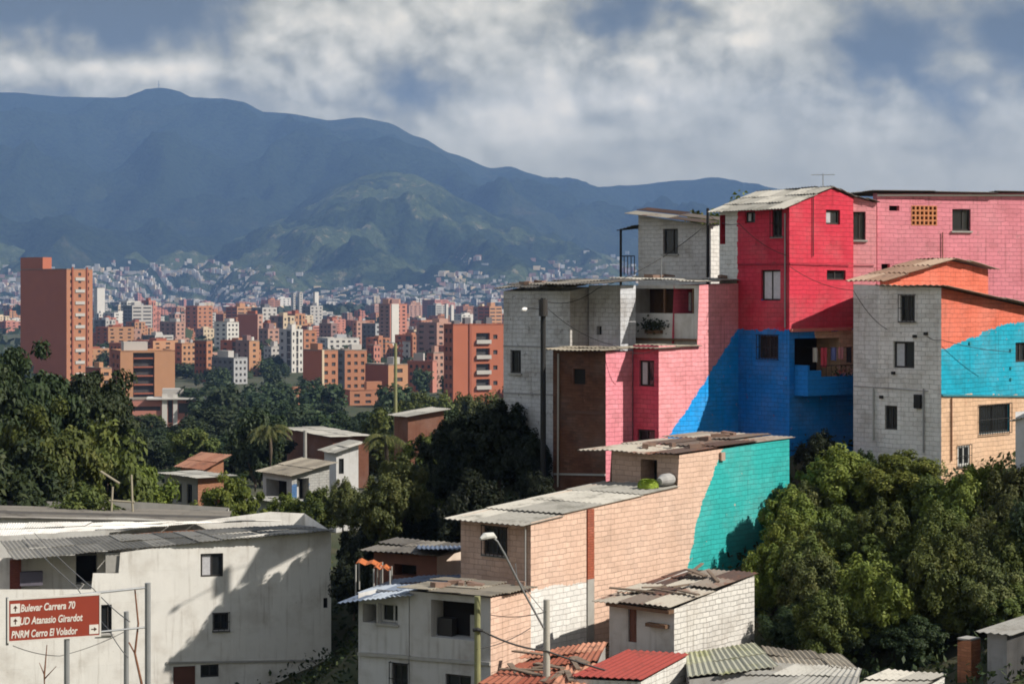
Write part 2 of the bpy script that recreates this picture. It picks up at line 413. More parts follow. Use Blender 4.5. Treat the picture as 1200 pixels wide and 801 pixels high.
class House:
    """a house seen at its near corner: left face xl..xc, right face xc..xr (photo columns), corner Y metres away, right wall heading a degrees"""
    def __init__(self, name, label, cat, xl, xc, xr, Y, a, ytop, zbase, group=None, C=None, tl=None):
        self_tl = tl
        self.a = math.radians(a); u = Vector((math.cos(self.a), math.sin(self.a), 0)); v = Vector((-u.y, u.x, 0))
        self.u, self.v = u, v
        C = Vector((*( C if C else (((xc - CX) / K * Y), Y)), 0)); self.C = C; Y = C.y
        kl, kr = (xl - CX) / K, (xr - CX) / K
        tr = (kr * C.y - C.x) / (u.x - kr * u.y); tl = (kl * C.y - C.x) / (v.x - kl * v.y)
        if self_tl: tl = self_tl
        elif tl < .05: tl = 10.0
        self.tr, self.tl = tr, tl
        R = C + u * tr; Lp = C + v * tl; B = Lp + u * tr
        self.Rp, self.Lp, self.B = R, Lp, B
        zt = (HY - ytop) / K * Y; self.zt = zt; self.zb = zbase
        self.F = {'L': Facade(Lp, C, zbase, zt), 'R': Facade(C, R, zbase, zt), 'E': Facade(R, B, zbase, zt), 'N': Facade(B, Lp, zbase, zt)}
        self.name, self.label, self.cat = name, label, cat
        mid = (C + B) / 2
        self.root = empty(name, (mid.x, mid.y, zbase), label, cat, group)
        self.mats = {}; self.wlabel = {}; self.todo = []
    def top(self, f, pts): self.F[f].set_top(pts)
    def match_back(self):
        L, R = self.F['L'], self.F['R']
        self.F['E'].top = [(0, R.top[-1][1]), (self.F['E'].L, R.top[-1][1])]
        self.F['N'].top = [(self.F['N'].L - u, z) for u, z in reversed(R.top)] if len(R.top) else self.F['N'].top
        self.F['N'].top = sorted((self.F['N'].L * (1 - u / R.L), z) for u, z in R.top)
    def win(self, f, x0, x1, y0, y1, style='glass', depth=.18, fm='frame'):
        r = self.F[f].hole(x0, x1, y0, y1, depth, 1 if style in ('open',) else (1 if style != 'door' else None))
        self.todo.append((f, r, style, fm)); return r
    def wall(self, f, m, label=None, inner=None): self.mats[f] = m; self.wlabel[f] = label
    def plane(self, f, p, q):
        """half plane on face f, to the right of the painted edge p -> q (photo pixels)"""
        a = Vector(self.F[f].uz(*p)); b = Vector(self.F[f].uz(*q)); d = (b - a).normalized()
        n = Vector((d.y, -d.x)); return (n.x, n.y, n.dot(a))
    def build(self, hidden='concrete'):
        self.match_back()
        for f in ('L', 'R', 'E', 'N'):
            mb = MB(); self.F[f].draw(mb, 0, 0)
            m = self.mats.get(f) or self.mats.get('R' if f == 'E' else 'L') or M[hidden]
            mb.build('wall', [m, M['dark']], self.root, self.wlabel.get(f))
        for f, r, style, fm in self.todo:
            if style == 'door': add_door(self.F[f], self.root, r)
            elif style != 'open': add_window(self.F[f], self.root, r, style, fm)
        return self
    def band(self, f, p, q, h=.14, w=.03, m=None, name='floor_band'):
        """a beam proud of the wall between two photo pixels"""
        fc = self.F[f]; a = fc.uz(*p); b = fc.uz(*q)
        mb = MB(); A = fc.p(a[0], a[1] - h / 2, w); Bv = fc.p(b[0], b[1] - h / 2, w)
        mb.box(A, Bv - A, -fc.n * (w - .002), (0, 0, h))
        return mb.build(name, m or M['concrete'], self.root)
    def pipe(self, f, pts, r=.03, m='steel', w=.05, name='drain_pipe'):
        fc = self.F[f]; mb = MB(); mb.tube([fc.p(*fc.uz(*q), w) for q in pts], r, seg=7)
        return mb.build(name, M[m], self.root)
    def slab_roof(self, m, over=(.3, .3, .3, .3), seed=1, lift=.04, zoff=.03, wave=.2, axis='u', rows=3, name='roof', label=None, amp=.02):
        """single pitch roof following the right wall's top; over = overhang left, right, front, back"""
        R = self.F['R']; z0, z1 = R.top[0][1], R.top[-1][1]; sl = (z1 - z0) / self.tr
        lz = self.F['L'].top[0][1] - self.F['L'].top[-1][1]
        def pt(a, b):
            v = self.C + self.u * a + self.v * b; v.z = z0 + sl * a + zoff + lz * max(0, min(1.2, b / self.tl)); return v
        o = over
        A, B, C, D = pt(-o[0], -o[2]), pt(self.tr + o[1], -o[2]), pt(self.tr + o[1], self.tl + o[3]), pt(-o[0], self.tl + o[3])
        mb = MB()
        if axis == 'u': roof_sheet(mb, D, A, B, C, wave, amp=amp, seed=seed, lift=lift, rows=rows)
        else: roof_sheet(mb, A, B, C, D, wave, amp=amp, seed=seed, lift=lift, rows=rows)
        return mb.build(name, M[m], self.root, label, merge=False)
# ================================================================== HOUSES ON THE HILL
def add_facade(h, P, Q, z0, zt, mat, label=None, top=None, holes=(), name='wall'):
    f = Facade(P, Q, z0, zt)
    if top: f.set_top(top)
    rs = []
    for (x0, x1, y0, y1, style, dp) in holes: rs.append((f.hole(x0, x1, y0, y1, dp, 1), style))
    mb = MB(); f.draw(mb); mb.build(name, [mat, M['dark']], h.root, label)
    for r, style in rs:
        if style == 'door': add_door(f, h.root, r)
        elif style != 'open': add_window(f, h.root, r, style)
    return f
def span_roof(h, m, u0, z0, u1, z1, v0, v1, seed=1, lift=.04, wave=.2, rows=3, amp=.02, dz_back=0.0, name='roof', along='u'):
    def pt(a, z, b):
        p = h.C + h.u * a + h.v * b; p.z = z; return p
    A, B, C, D = pt(u0, z0, v1), pt(u0, z0, v0), pt(u1, z1, v0), pt(u1, z1, v1)
    A.z += dz_back; D.z += dz_back
    mb = MB()
    if along == 'u': roof_sheet(mb, A, B, C, D, wave, amp=amp, seed=seed, lift=lift, rows=rows)
    else: roof_sheet(mb, B, C, D, A, wave, amp=amp, seed=seed, lift=lift, rows=rows)
    return mb.build(name, M[m], h.root, None, merge=False)
def zat(y, Y): return (HY - y) / K * Y

# ---------- red and blue house
h = House('house', 'tall red house with a gabled roof, its ground floor painted blue', 'house', 843, 925, 1000, 77.0, 35, 243, -7.5)
h.top('L', [(843, 246), (925, 242)])
h.top('R', [(925, 242), (975, 221), (1000, 232)])
L, R = 'L', 'R'
h.win(L, 873, 885, 248, 261, 'halfcurtain'); h.win(L, 905, 916.5, 246, 277, 'bars'); h.win(L, 892, 914.5, 316, 352, 'curtain'); h.win(L, 889, 912, 393, 420, 'bars')
h.win(L, 843.6, 850, 252, 286, 'open', .5)
h.win(R, 968, 984.5, 246, 263, 'halfcurtain'); h.win(R, 969, 991, 316.5, 328)
h.win(R, 931, 984, 396, 452, 'open', 1.3)
h.wall(L, block_mat('red_blue_white_wall', tuple(c * .95 for c in RED), masks=[(BLUE, [h.plane(L, (843, 386), (925, 386))]), (WHITE, [h.plane(L, (864, 250), (864, 330))])], wear=.22, wear_col=(.20, .045, .05)), 'red wall over a blue ground floor')
h.wall(R, block_mat('red_front_wall', RED, masks=[(BLUE, [h.plane(R, (925, 387), (1000, 385))]), (BEIGE, [h.plane(R, (925, 388), (1000, 386)), h.plane(R, (956, 440), (956, 380)), h.plane(R, (1000, 438), (930, 438))])], wear=.20, wear_col=(.42, .08, .07)), 'bright red gable wall')
h.build()
fR, fL = h.F[R], h.F[L]
h.band(R, (925, 309), (994, 311), .07, .035, plain('red_beam', (.30, .02, .04), var=.5, scale=6)); h.band(L, (865, 310), (925, 310), .06, .03, plain('dark_red_beam', (.26, .018, .035), var=.5, scale=6))
h.band(R, (926, 387), (996, 385), .12, .12, plain('pale_red_slab', (.48, .16, .13), var=.3))
h.pipe(L, [(921, 250), (921, 384)], .028, 'steel'); h.pipe(R, [(952, 226), (952, 300)], .02, 'black', name='cable_run')
up = fR.u_at(975); zp = zat(221, fR.P.y + fR.d.y * up) + .06
span_roof(h, 'roof_pale', -.32, h.zt - .08, up, zp, -.10, h.tl + .3, seed=3)
zr = fR.top[-1][1]
span_roof(h, 'roof_dark', up, zp, h.tr + .1, zr + .03, -.10, h.tl + .3, seed=4)
# projecting blue balcony
bu0, bz0 = fR.uz(931, 441); bu1, _ = fR.uz(996, 441)
bz1 = fR.uz(960, 462)[1]
mb = MB()
fR.bar(mb, bu0, bu1, bz1, bz1 + .09, .002, .75); fR.bar(mb, bu0, bu0 + .09, bz1 + .09, bz0 + .45, .002, .75); fR.bar(mb, bu0 + .09, bu1, bz1 + .09, bz0, .66, .75); fR.bar(mb, bu0 + .09, bu0 + .7, bz0, bz0 + .25, .66, .75)
bal = mb.build('balcony', block_mat('blue_parapet', BLUE, masks=()), h.root)
mb = MB()
for i in range(9): mb.tube([fR.p(bu0 + .75 + i * (bu1 - bu0 - .85) / 8, bz0, .7), fR.p(bu0 + .75 + i * (bu1 - bu0 - .85) / 8, bz0 + .42, .7)], .012, seg=5)
mb.tube([fR.p(bu0 + .7, bz0 + .42, .7), fR.p(bu1, bz0 + .42, .7)], .016, seg=5)
mb.build('railing', M['black'], bal)
# washing on the balcony
line_z = bz0 + 1.12
mb = MB(); mb.tube([fR.p(bu0 + .1, line_z + .02, .6), fR.p((bu0 + bu1) / 2, line_z - .03, .6), fR.p(bu1 - .1, line_z + .02, .6)], .007, seg=4)
solo(mb, 'clothes_line', M['cable'], fR.p(bu0, line_z, .6), 'thin clothes line strung across the blue balcony', 'clothes line')
for (q, w_, hh, c, lab) in [(.08, .30, .55, (.5, .47, .44), 'pale shirt at the near end of the balcony washing'), (.26, .26, .75, (.5, .06, .09), 'long dark red garment drying on the balcony line'), (.44, .34, .5, (.16, .2, .45), 'navy blue cloth drying on the balcony line'),
                            (.60, .24, .45, (.55, .25, .28), 'pink cloth drying on the balcony line'), (.76, .30, .6, (.04, .04, .05), 'black garment drying on the balcony line')]:
    mb = MB(); u0 = bu0 + .15 + q * (bu1 - bu0 - .3); n = 8
    for i in range(n):
        a0, a1 = i / n, (i + 1) / n
        f_ = lambda a, z: fR.p(u0 + w_ * a, z, .6 + .03 * math.sin(a * 9 + q * 20))
        mb.poly([f_(a0, line_z - hh * (1 - .06 * math.sin(a0 * 5))), f_(a1, line_z - hh * (1 - .06 * math.sin(a1 * 5))), f_(a1, line_z), f_(a0, line_z)])
        mb.poly([f_(a1, line_z - hh) + fR.n * .012, f_(a0, line_z - hh) + fR.n * .012, f_(a0, line_z) + fR.n * .012, f_(a1, line_z) + fR.n * .012])
    solo(mb, 'garment', plain('cloth_%d' % int(q * 100), c, .95, var=.25, scale=12), fR.p(u0, line_z - hh, .6), lab, 'laundry', 'washing drying on the blue balcony')
for i, (q, c) in enumerate([(.55, (.5, .08, .12)), (.78, (.55, .3, .35))]):
    mb = MB(); b0 = fR.p(bu0 + q * (bu1 - bu0), bz0 + .0, .70)
    for k in range(60):
        p = b0 + Vector((RNG.normal(0, .13), RNG.normal(0, .05), abs(RNG.normal(.1, .12)))); s = .045; d1 = Vector(RNG.normal(0, 1, 3)).normalized() * s; d2 = Vector(RNG.normal(0, 1, 3)).normalized() * s
        mb.poly([p - d1, p - d2, p + d1, p + d2], 0 if k % 3 else 1)
    solo(mb, 'flowering_plant', [plain('plant_leaf%d' % i, (.03, .06, .02)), plain('petal%d' % i, c)], b0, ['red flowering plant on the blue balcony parapet', 'pale pink flowering plant on the blue balcony parapet'][i], 'plant')
RED_H = h; zp_red = zp; up_red = up

# ---------- narrow light pink house
h = House('house', 'narrow light pink house squeezed beside the red gable, with one tall dark window', 'house', 985, 994, 1027, 79.2, 10, 229, -3)
h.top(R, [(994, 229), (1023, 237), (1027, 238)])
h.win(R, 996, 1014.5, 248, 281, 'slide')
h.wall(R, block_mat('light_pink_wall', LPINK, wear=.2, wear_col=(.5, .22, .24))); h.wall(L, M['concrete'])
h.build()
h.band(R, (994, 311), (1024, 311), .05, .03, plain('pink_beam', (.42, .13, .15), var=.4))
span_roof(h, 'roof_dark', -.1, h.zt + .03, h.tr + .1, h.F[R].top[-1][1] + .03, -.15, 3.0, seed=9)

# ---------- long pink house on top
h = House('house', 'long pink house at the top with an orange air brick panel', 'house', 1023, 1028, 1232, 80, 16, 226, -3.5)
h.top(R, [(1028, 227), (1232, 226)])
h.win(R, 1116, 1137.5, 245, 270.5, 'slide'); h.win(R, 1042, 1054, 241, 247, 'open', .25); h.win(R, 1033, 1043, 309, 315.5, 'open', .25)
rv = h.F[R].hole(1068, 1098, 241, 264, .16, 1)
h.wall(R, block_mat('pink_wall', PINK, masks=[(tuple(c * .93 for c in PINK), [h.plane(R, (1028, 280), (1098, 275)), h.plane(R, (1098, 276), (1098, 330))])], wear=.24, wear_col=(.45, .2, .22)), None)
h.wall(L, block_mat('pink_side_shaded', tuple(c * .8 for c in PINK)))  # pink darkened to paint in the shadow strip at this end
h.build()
fc = h.F[R]; mb = MB(); n, mrow = 6, 4
du, dz = (rv[1] - rv[0]) / n, (rv[3] - rv[2]) / mrow
for i in range(n + 1): 
    x = rv[0] + i * du; fc.bar(mb, max(rv[0], x - .035), min(rv[1], x + .035), rv[2], rv[3], -.12, .012)
for j in range(mrow + 1):
    z = rv[2] + j * dz
    for i in range(n): fc.bar(mb, rv[0] + i * du + .035, rv[0] + (i + 1) * du - .035, max(rv[2], z - .035), min(rv[3], z + .035), -.118, .01)
mb.build('vent_panel', plain('clay_vent', (.50, .20, .09), var=.3, scale=8), h.root)
h.band(R, (1028, 229), (1230, 229), .07, .06, M['white_p'], 'fascia'); 
span_roof(h, 'roof_dark', -.3, h.zt + .02, h.tr + .2, fc.top[-1][1] + .02, -.25, 4, seed=14, amp=.02, lift=.06)
h.pipe(R, [(1104, 272), (1104, 324)], .02, 'rust', name='cable_run')

# ---------- white house with orange and turquoise side
h = House('house', 'white block house whose sunny side is painted orange over bright turquoise', 'house', 1000, 1103, 1228, 73.5, 45, 337, -8.5)
h.top(L, [(1000, 333), (1103, 337)]); h.top(R, [(1103, 337), (1200, 359), (1228, 365)])
h.win(L, 1055, 1072, 346, 376, 'bars'); h.win(L, 1047, 1071.5, 400, 431, 'halfcurtain'); h.win(L, 1037, 1051.5, 475, 503, 'glass')
h.win(R, 1190, 1204, 401, 424, 'glass'); h.win(R, 1147, 1183, 474, 507, 'bars'); h.win(R, 1122, 1136, 522, 545, 'bars', .1, 'frame_w')
h.wall(L, block_mat('white_block_wall', (.80, .78, .755), masks=[((.68, .67, .66), [h.plane(L, (1030, 330), (1030, 520))])], dirt=.5, wear=.2, wear_col=(.3, .29, .28)), 'white painted block wall')
h.wall(R, block_mat('orange_turquoise_wall', ORANGE, masks=[(AQUA, [h.plane(R, (1103, 410), (1178, 379)), h.plane(R, (1178, 378), (1230, 378))]), (BEIGE, [h.plane(R, (1103, 463), (1230, 464))])], dirt=.35, wear=.2, wear_col=(.45, .2, .13)), 'orange, turquoise and beige brick wall')
h.build()
fL, fR = h.F[L], h.F[R]
h.band(R, (1103, 463), (1226, 464), .07, .07, plain('turquoise_ledge', (.03, .16, .2), var=.4, scale=5))
h.band(L, (1001, 452), (1088, 458), .03, .04, M['steel'], 'conduit'); h.pipe(L, [(1024, 455), (1024, 515)], .035, 'frame_w'); h.pipe(L, [(1083, 455), (1083, 530)], .03); h.pipe(R, [(1114, 466), (1114, 540)], .03, 'rust')
mb = MB(); a = fL.uz(1073, 478); b = fL.uz(1080.5, 462); fL.bar(mb, a[0], b[0], a[1], b[1], .002, .14); mb.build('meter_box', M['black'], h.root)
mb = MB()
for (x, y) in ((1085, 391), (1072, 394), (1047, 437), (1033, 465)): 
    q = fL.uz(x, y); fL.bar(mb, q[0] - .05, q[0] + .09, q[1] - .05, q[1] + .06, .002, .09)
mb.build('junction_box', M['black'], h.root)
mb = MB()
for (x, y) in ((1184, 410), (1184, 431), (1184, 444), (1136, 402)):
    q = fR.uz(x, y); fR.bar(mb, q[0] - .06, q[0] + .06, q[1] - .05, q[1] + .05, .002, .05)
mb.build('junction_box', plain('teal_box', (.02, .2, .24)), h.root)
# low roof over the front rooms, then the set back gable
span_roof(h, 'roof_tan', -.3, h.zt + .06, h.tr + .2, fR.top[-1][1] + .05, -.45, 2.75, seed=22, wave=.22, rows=2)
g = 2.7
P2, Q2 = h.C + h.v * g, h.C + h.v * g + h.u * h.tr
gf = add_facade(h, P2, Q2, -1.3, h.zt, block_mat('orange_gable', ORANGE, wear=.2, wear_col=(.45, .2, .13)), 'orange gable wall set back above the lower roof', top=[(1025, 329), (1112, 305), (1232, 317)])
ug = gf.u_at(1112); zg_ = zat(305, gf.P.y + gf.d.y * ug)
span_roof(h, 'tile_end', -.15, gf.top[0][1] - .03, ug, zg_ + .04, g - .3, h.tl + .3, seed=23, wave=.24, amp=.035, rows=3)
span_roof(h, 'roof_tan', ug, zg_ + .05, h.tr + .3, gf.top[-1][1] + .04, g - .35, h.tl + .3, seed=24)
WH = h

# ---------- pale wall at the frame's edge
h = House('house', 'pale grey plastered house corner beside the barred beige window', 'house', 1190, 1226, 1262, 66.5, 45, 484, -10)
h.top(L, [(1190, 489), (1200, 484), (1226, 480)])
h.wall(L, render_mat('pale_grey_plaster', (.50, .51, .53))); h.wall(R, render_mat('pale_grey_plaster_sunny', (.50, .51, .53)))
h.build(); h.slab_roof('roof_grey', (.05, .2, .1, .2), seed=31)

# ---------- pink house with balcony and raw brick side
h = House('house', 'pink house with raw brown brick side, open balcony and a blue painted slope', 'house', 742, 772, 866, 0, 45, 405, -9, C=(5.60, 76.0))
h.top(R, [(772, 405), (817, 405), (819.5, 334), (866, 332)])
h.win(L, 749, 766.5, 422, 452.5, 'halfcurtain'); h.win(L, 747, 767.5, 503, 521, 'glass')
h.wall(R, block_mat('pink_blue_wall', LPINK, masks=[(BBLUE, [h.plane(R, (785, 510), (866, 384))])], wear=.18, wear_col=(.5, .24, .25)), 'pink wall with a blue painted slope')
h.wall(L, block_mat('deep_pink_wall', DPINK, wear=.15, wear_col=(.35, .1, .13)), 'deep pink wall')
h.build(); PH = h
f2 = h.F[R]; u2 = f2.u_at(820); C2 = h.C + h.u * u2; v2 = 4.25
bal_m = render_mat('grey_white_plaster', (.60, .59, .58), .5)
bf = Facade(C2 + h.v * v2, C2, -2.0, zat(334, C2.y))
rb = bf.hole(733, 813.5, 338, 367, 1.5, 2)
mb = MB(); bf.draw(mb); mb.build('wall', [bal_m, M['dark'], M['room']], h.root, 'grey white balcony front')
u0, u1, z0, z1, dp, _ = rb
mb = MB(); bf.bar(mb, u0 + .3, u0 + 1.35, z0 - .0, z1 - .08, -1.49, -1.43); mb.build('door', M['wood'], h.root)
mb = MB(); bf.bar(mb, u0 + 1.45, u0 + 2.3, z0, z1 - .1, -1.49, -1.44); mb.build('door', M['black'], h.root)
for q_ in (1.6, .12):
    mb = MB(); bf.bar(mb, u1 - q_, u1 - q_ + .08, z0, z1, -.1, -.02); mb.build('post', M['wood'], h.root)
mb = MB(); n = 10
for i in range(n):
    q0, q1 = u1 - 1.4 + .5 * i / n, u1 - 1.4 + .5 * (i + 1) / n
    mb.poly([bf.p(q0, z0 + .1, -.9 + .05 * (i % 2)), bf.p(q1, z0 + .1, -.9 + .05 * ((i + 1) % 2)), bf.p(q1, z1 - .15, -.9 + .05 * ((i + 1) % 2)), bf.p(q0, z1 - .15, -.9 + .05 * (i % 2))])
solo(mb, 'curtain', M['curtain'], bf.p(u1 - 1.4, z0, -.9), 'pale cloth hanging inside the pink house balcony', 'curtain')
bf_ = bf
mb = MB(); bf.bar(mb, .1, bf.L - .02, zat(397, 79) - .06, zat(397, 79) + .03, .002, .18); mb.build('ledge', M['wood'], h.root)
span_roof(h, 'roof_pale', u2 - .35, zat(330, C2.y), h.tr + .3, zat(328, f2.Q.y), -.12, v2 + .3, seed=41, dz_back=.15, rows=2)
span_roof(h, 'roof_tan', -.3, zat(409, 75.7), u2 - .02, zat(405, 77.4), -.16, 2.2, seed=42, rows=2)
# plant hanging over the parapet
mb = MB()
for k in range(260):
    q = Vector((RNG.normal(0, .32), 0, RNG.normal(0, .13))); p = bf.p(bf.uz(768, 381)[0] + q.x, bf.uz(768, 381)[1] + q.z, .10 + abs(RNG.normal(0, .10)))
    d1 = Vector(RNG.normal(0, 1, 3)).normalized() * .06; d2 = Vector(RNG.normal(0, 1, 3)).normalized() * .06
    mb.poly([p - d1, p - d2, p + d1, p + d2])
leafmb = mb; mb = MB(); q = bf.uz(768, 387); bf.bar(mb, q[0] - .4, q[0] + .4, q[1] - .12, q[1] + .02, .01, .2, 0)
pl_ = solo(mb, 'planter', [M['wood']], bf.p(q[0], q[1] - .1, .1), 'dark leafy planter fixed to the grey balcony parapet', 'planter'); leafmb.build('foliage', plain('planter_leaf', (.022, .03, .014)), pl_)
# brown brick front block of the same house
hb = House.__new__(House)
a2 = House('brick_block', '', 'x', 648, 710, 741, 0, 45, 412, -9.5, C=(3.57, 75.8))
bpy.data.objects.remove(a2.root); a2.root = h.root
rawb = block_mat('raw_brown_brick', (.145, .062, .036), bw=.3, bh=.11, mortar=.012, mort_dark=.7, vary=.5, dirt=.6, wear=.2, wear_col=(.22, .12, .08))
a2.wall(L, rawb, 'raw brown brick wall'); a2.wall(R, block_mat('pink_strip', PINK, wear=.2, wear_col=(.5, .24, .25)), 'pink wall strip')
a2.win(L, 672, 686, 432, 450, 'open', .06)
a2.build()
a2.band(L, (650, 555), (710, 556), .07, .06, M['sill'], 'ledge'); a2.band(L, (648, 482), (710, 484), .12, .02, plain('dark_beam', (.10, .05, .035)))
a2.pipe(L, [(655.5, 414), (655, 570)], .04, 'pole_c', .06, 'drain_pipe')
a2.band(L, (650, 582), (710, 583), .25, .05, M['concrete'], 'ledge')
span_roof(a2, 'roof_tan', -.35, zat(412, 75.5), a2.tr + .15, zat(408, 76.6), -.16, a2.tl + .3, seed=43, rows=2)

# ---------- grey white house on the left of the hill
h = House('house', 'grey white plaster house with sooty roof, half hidden by the dark tree', 'house', 590, 668, 691, 79.0, 45, 341, -9)
h.top(L, [(590, 341), (668, 341)]); h.top(R, [(668, 341), (691, 336)])
h.win(L, 598, 610.5, 410, 437, 'slide')
oldw = block_mat('old_white_blocks', (.56, .565, .58), dirt=.7, streak=.7, wear=.3, wear_col=(.20, .19, .19))
h.wall(L, oldw); h.wall(R, block_mat('old_white_side', (.46, .45, .44), dirt=.7))
h.build(); GH = h
b2 = House('x', '', 'x', 690, 727, 745, 78.4, 45, 334, -9); bpy.data.objects.remove(b2.root); b2.root = h.root
b2.wall(L, block_mat('old_blue_white_blocks', (.52, .54, .58), dirt=.7, streak=.7)); b2.win(L, 699, 705, 382, 392, 'open', .2); b2.build()
span_roof(h, 'roof_dark', -.3, zat(338, 79), h.tr + .3, zat(331, 80), -.35, h.tl + .3, seed=51, rows=2, lift=.07)
span_roof(b2, 'roof_dark', -2.0, zat(334, 79.6), b2.tr, zat(328, 80), -.35, b2.tl + 1.5, seed=52, rows=2, lift=.07)
h.band(L, (590, 405), (668, 407), .05, .03, plain('stained_beam', (.25, .25, .26)))
h.band(L, (590, 460), (668, 463), .05, .03, plain('stained_beam_low', (.25, .25, .26)))

# ---------- small white house behind
h = House('house', 'small white block house with a dark shuttered window standing above the balcony roof', 'house', 748, 833, 845, 84, 45, 262, -1.5)
h.top(L, [(748, 252), (833, 264)]); h.top(R, [(833, 264), (845, 262)])
h.win(L, 777, 794.5, 268, 297.5, 'slide')
h.wall(L, block_mat('white_blocks_shaded', (.58, .57, .56), dirt=.6, streak=.5, wear=.2, wear_col=(.25, .24, .23))); h.wall(R, block_mat('white_blocks', WHITE))  # left wall's white lowered as shade; dirt and wear are its own
h.build()
zL, zC = h.F[L].top[0][1], h.F[L].top[-1][1]
span_roof(h, 'roof_mix', -.5, zC + .02, h.tr + .4, zC + .28, -.3, h.tl + .35, seed=61, dz_back=zL - zC + .05, rows=2, lift=.06, along='v')
fl = h.F[L]
mb = MB(); A = fl.p(-.95, zat(271, 87), .35); B = fl.p(.05, zat(265, 87), .35); Cc = fl.p(.05, zat(261, 88), -2); D = fl.p(-.95, zat(266, 88), -2)
roof_sheet(mb, A, B, Cc, D, .2, seed=62, rows=1); mb.build('porch_roof', M['roof_dark'], h.root, merge=False)
for w in (.25, -1.7):
    mb = MB(); mb.tube([fl.p(-.8, -1.5, w), fl.p(-.8, zat(268, 87), w)], .06, seg=6); mb.build('post', M['black'], h.root)
mb = MB()
for i in range(5): mb.tube([fl.p(-.8 + .2 * i, zat(322, 87), .25), fl.p(-.8 + .2 * i, zat(300, 87), .25)], .02, seg=5)
mb.tube([fl.p(-.8, zat(300, 87), .25), fl.p(0, zat(300, 87), .25)], .025, seg=5); mb.build('railing', M['black'], h.root)

# ---------- peach and turquoise house
h = House('house', 'long peach house in the middle with a turquoise painted end', 'house', 540, 622, 925, 62.0, 50, 612, -15)
h.top(L, [(540, 606), (622, 612)]); h.top(R, [(622, 612), (794, 569), (796, 533), (925, 514)])
h.win(L, 567, 594.5, 617, 650, 'bars')
peachm = block_mat('peach_wall', PEACH, masks=[(WHITE, [h.plane(R, (622, 691), (688, 680)), h.plane(R, (691, 600), (691, 760))]), (TURQ, [h.plane(R, (805, 665), (822, 590)), h.plane(R, (822, 590), (848, 525))])], dirt=.25, streak=.3, wear=.19, wear_col=(.55, .30, .20))
h.wall(R, peachm, 'peach wall with a turquoise end'); h.wall(L, block_mat('peach_side_shaded', tuple(c * .80 for c in PEACH), dirt=.5, wear=.2, wear_col=(.35, .2, .15)))  # left wall's peach darkened as shade; dirt and wear are its own
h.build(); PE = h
fR = h.F[R]; us = fR.u_at(795); Cs = h.C + h.u * us
zf0, zf1 = h.zt, zat(569, Cs.y)
uf = add_facade(h, Cs + h.v * (h.tl - .05), Cs, zf1 - .4, zat(533, Cs.y), block_mat('peach_step_shaded', tuple(c * .72 for c in PEACH), dirt=.5), 'shaded peach wall of the raised back room', holes=[(751, 770, 538, 566, 'open', .8)])  # peach darkened further, the step's shade put into its colour
span_roof(h, 'roof_pale', -.5, zf0 - .06, us - .02, zf1 + .02, -.08, h.tl + .3, seed=71, wave=.2, dz_back=-.05, rows=4)
span_roof(h, 'roof_mix', us - .3, zat(534, Cs.y), h.tr + .3, zat(514, fR.Q.y) + .03, -.07, h.tl + 1.2, seed=72, rows=3, lift=.1)
# red brown pier
mb = MB(); a = fR.uz(687.5, 640)[0]; b = fR.uz(695, 640)[0]
fR.bar(mb, a, b, zat(682, 63.5), fR.ztop(a) - .03, .003, .05); mb.build('pier', block_mat('red_brick_pier', (.36, .10, .055), .22, .08, .01, vary=.3), h.root)
mb = MB(); fR.bar(mb, a, b, -14, zat(682, 63.5), .003, .05); mb.build('pier', M['concrete'], h.root, 'grey concrete foot of the pier')
mb = MB(); a = fR.uz(845, 541)[0]; fR.bar(mb, a - .12, a + .12, zat(548, 67), zat(538, 67), .003, .10); mb.build('meter_box', plain('old_box', (.35, .25, .2)), h.root)
h.pipe(L, [(617, 617), (617, 690)], .025, 'frame_w')

# ---------- small white brick house in front
h = House('house', 'small white brick house with patchwork rusty roof and brown door', 'house', 714, 790, 884, 60.0, 50, 713, -15)
h.top(L, [(714, 704), (790, 713)]); h.top(R, [(790, 713), (884, 674)])
h.win(L, 736, 746, 706, 752, 'door', .12)
SB = h
h.wall(R, block_mat('white_rough_brick', (.62, .60, .57), bw=.34, bh=.16, mortar=.014, mort_dark=.42, dirt=.4, wear=.24, wear_col=(.42, .36, .32), bump=.9), 'sunny white brick wall'); h.wall(L, render_mat('grey_white_front', (.48, .47, .46), .7))
h.build()
span_roof(h, 'roof_mix', -.3, zat(713, 60) + .03, h.tr + .15, h.F[R].top[-1][1] + .04, -.06, h.tl + .4, seed=81, rows=4, lift=.12, dz_back=zat(704, 62.2) - zat(713, 60))
h.band(L, (716, 706), (790, 716), .1, .28, M['wood'], 'eave_beam')
mb = MB(); f = h.F[L]; q = f.uz(773, 732); f.bar(mb, q[0] - .4, q[0] + .35, q[1] - .05, q[1] + .06, .002, .2); mb.build('shelf', M['wood'], h.root)

# ---------- white house bottom centre with peach side
h = House('house', 'two storey grey white house with dark open window and sunny peach side', 'house', 480, 575, 622, 59.0, 60, 700, -17)
h.top(L, [(480, 692), (575, 700)]); h.top(R, [(575, 700), (622, 692)])
h.win(L, 505, 556, 704, 748, 'open', .7); h.win(L, 522, 552, 790, 812, 'glass')
gw = render_mat('dirty_white_plaster', (.50, .49, .48), .6)
h.wall(L, gw); h.wall(R, block_mat('peach_gable', PEACH, wear=.22, wear_col=(.5, .28, .2)), 'sunny peach side wall')
h.build()
f = h.F[L]; u0, z0 = f.uz(505, 748); u1, z1 = f.uz(556, 704)
mb = MB(); f.bar(mb, u0 + .05, u0 + .55, z0, z0 + .6, -.6, -.3); mb.build('cupboard', M['frame'], h.root)
mb = MB(); f.bar(mb, u1 - .42, u1 - .12, z0, z0 + .75, -.5, -.45); mb.build('shutter', M['sill'], h.root)
h.band(L, (481, 770), (575, 777), .10, .07, M['sill'])
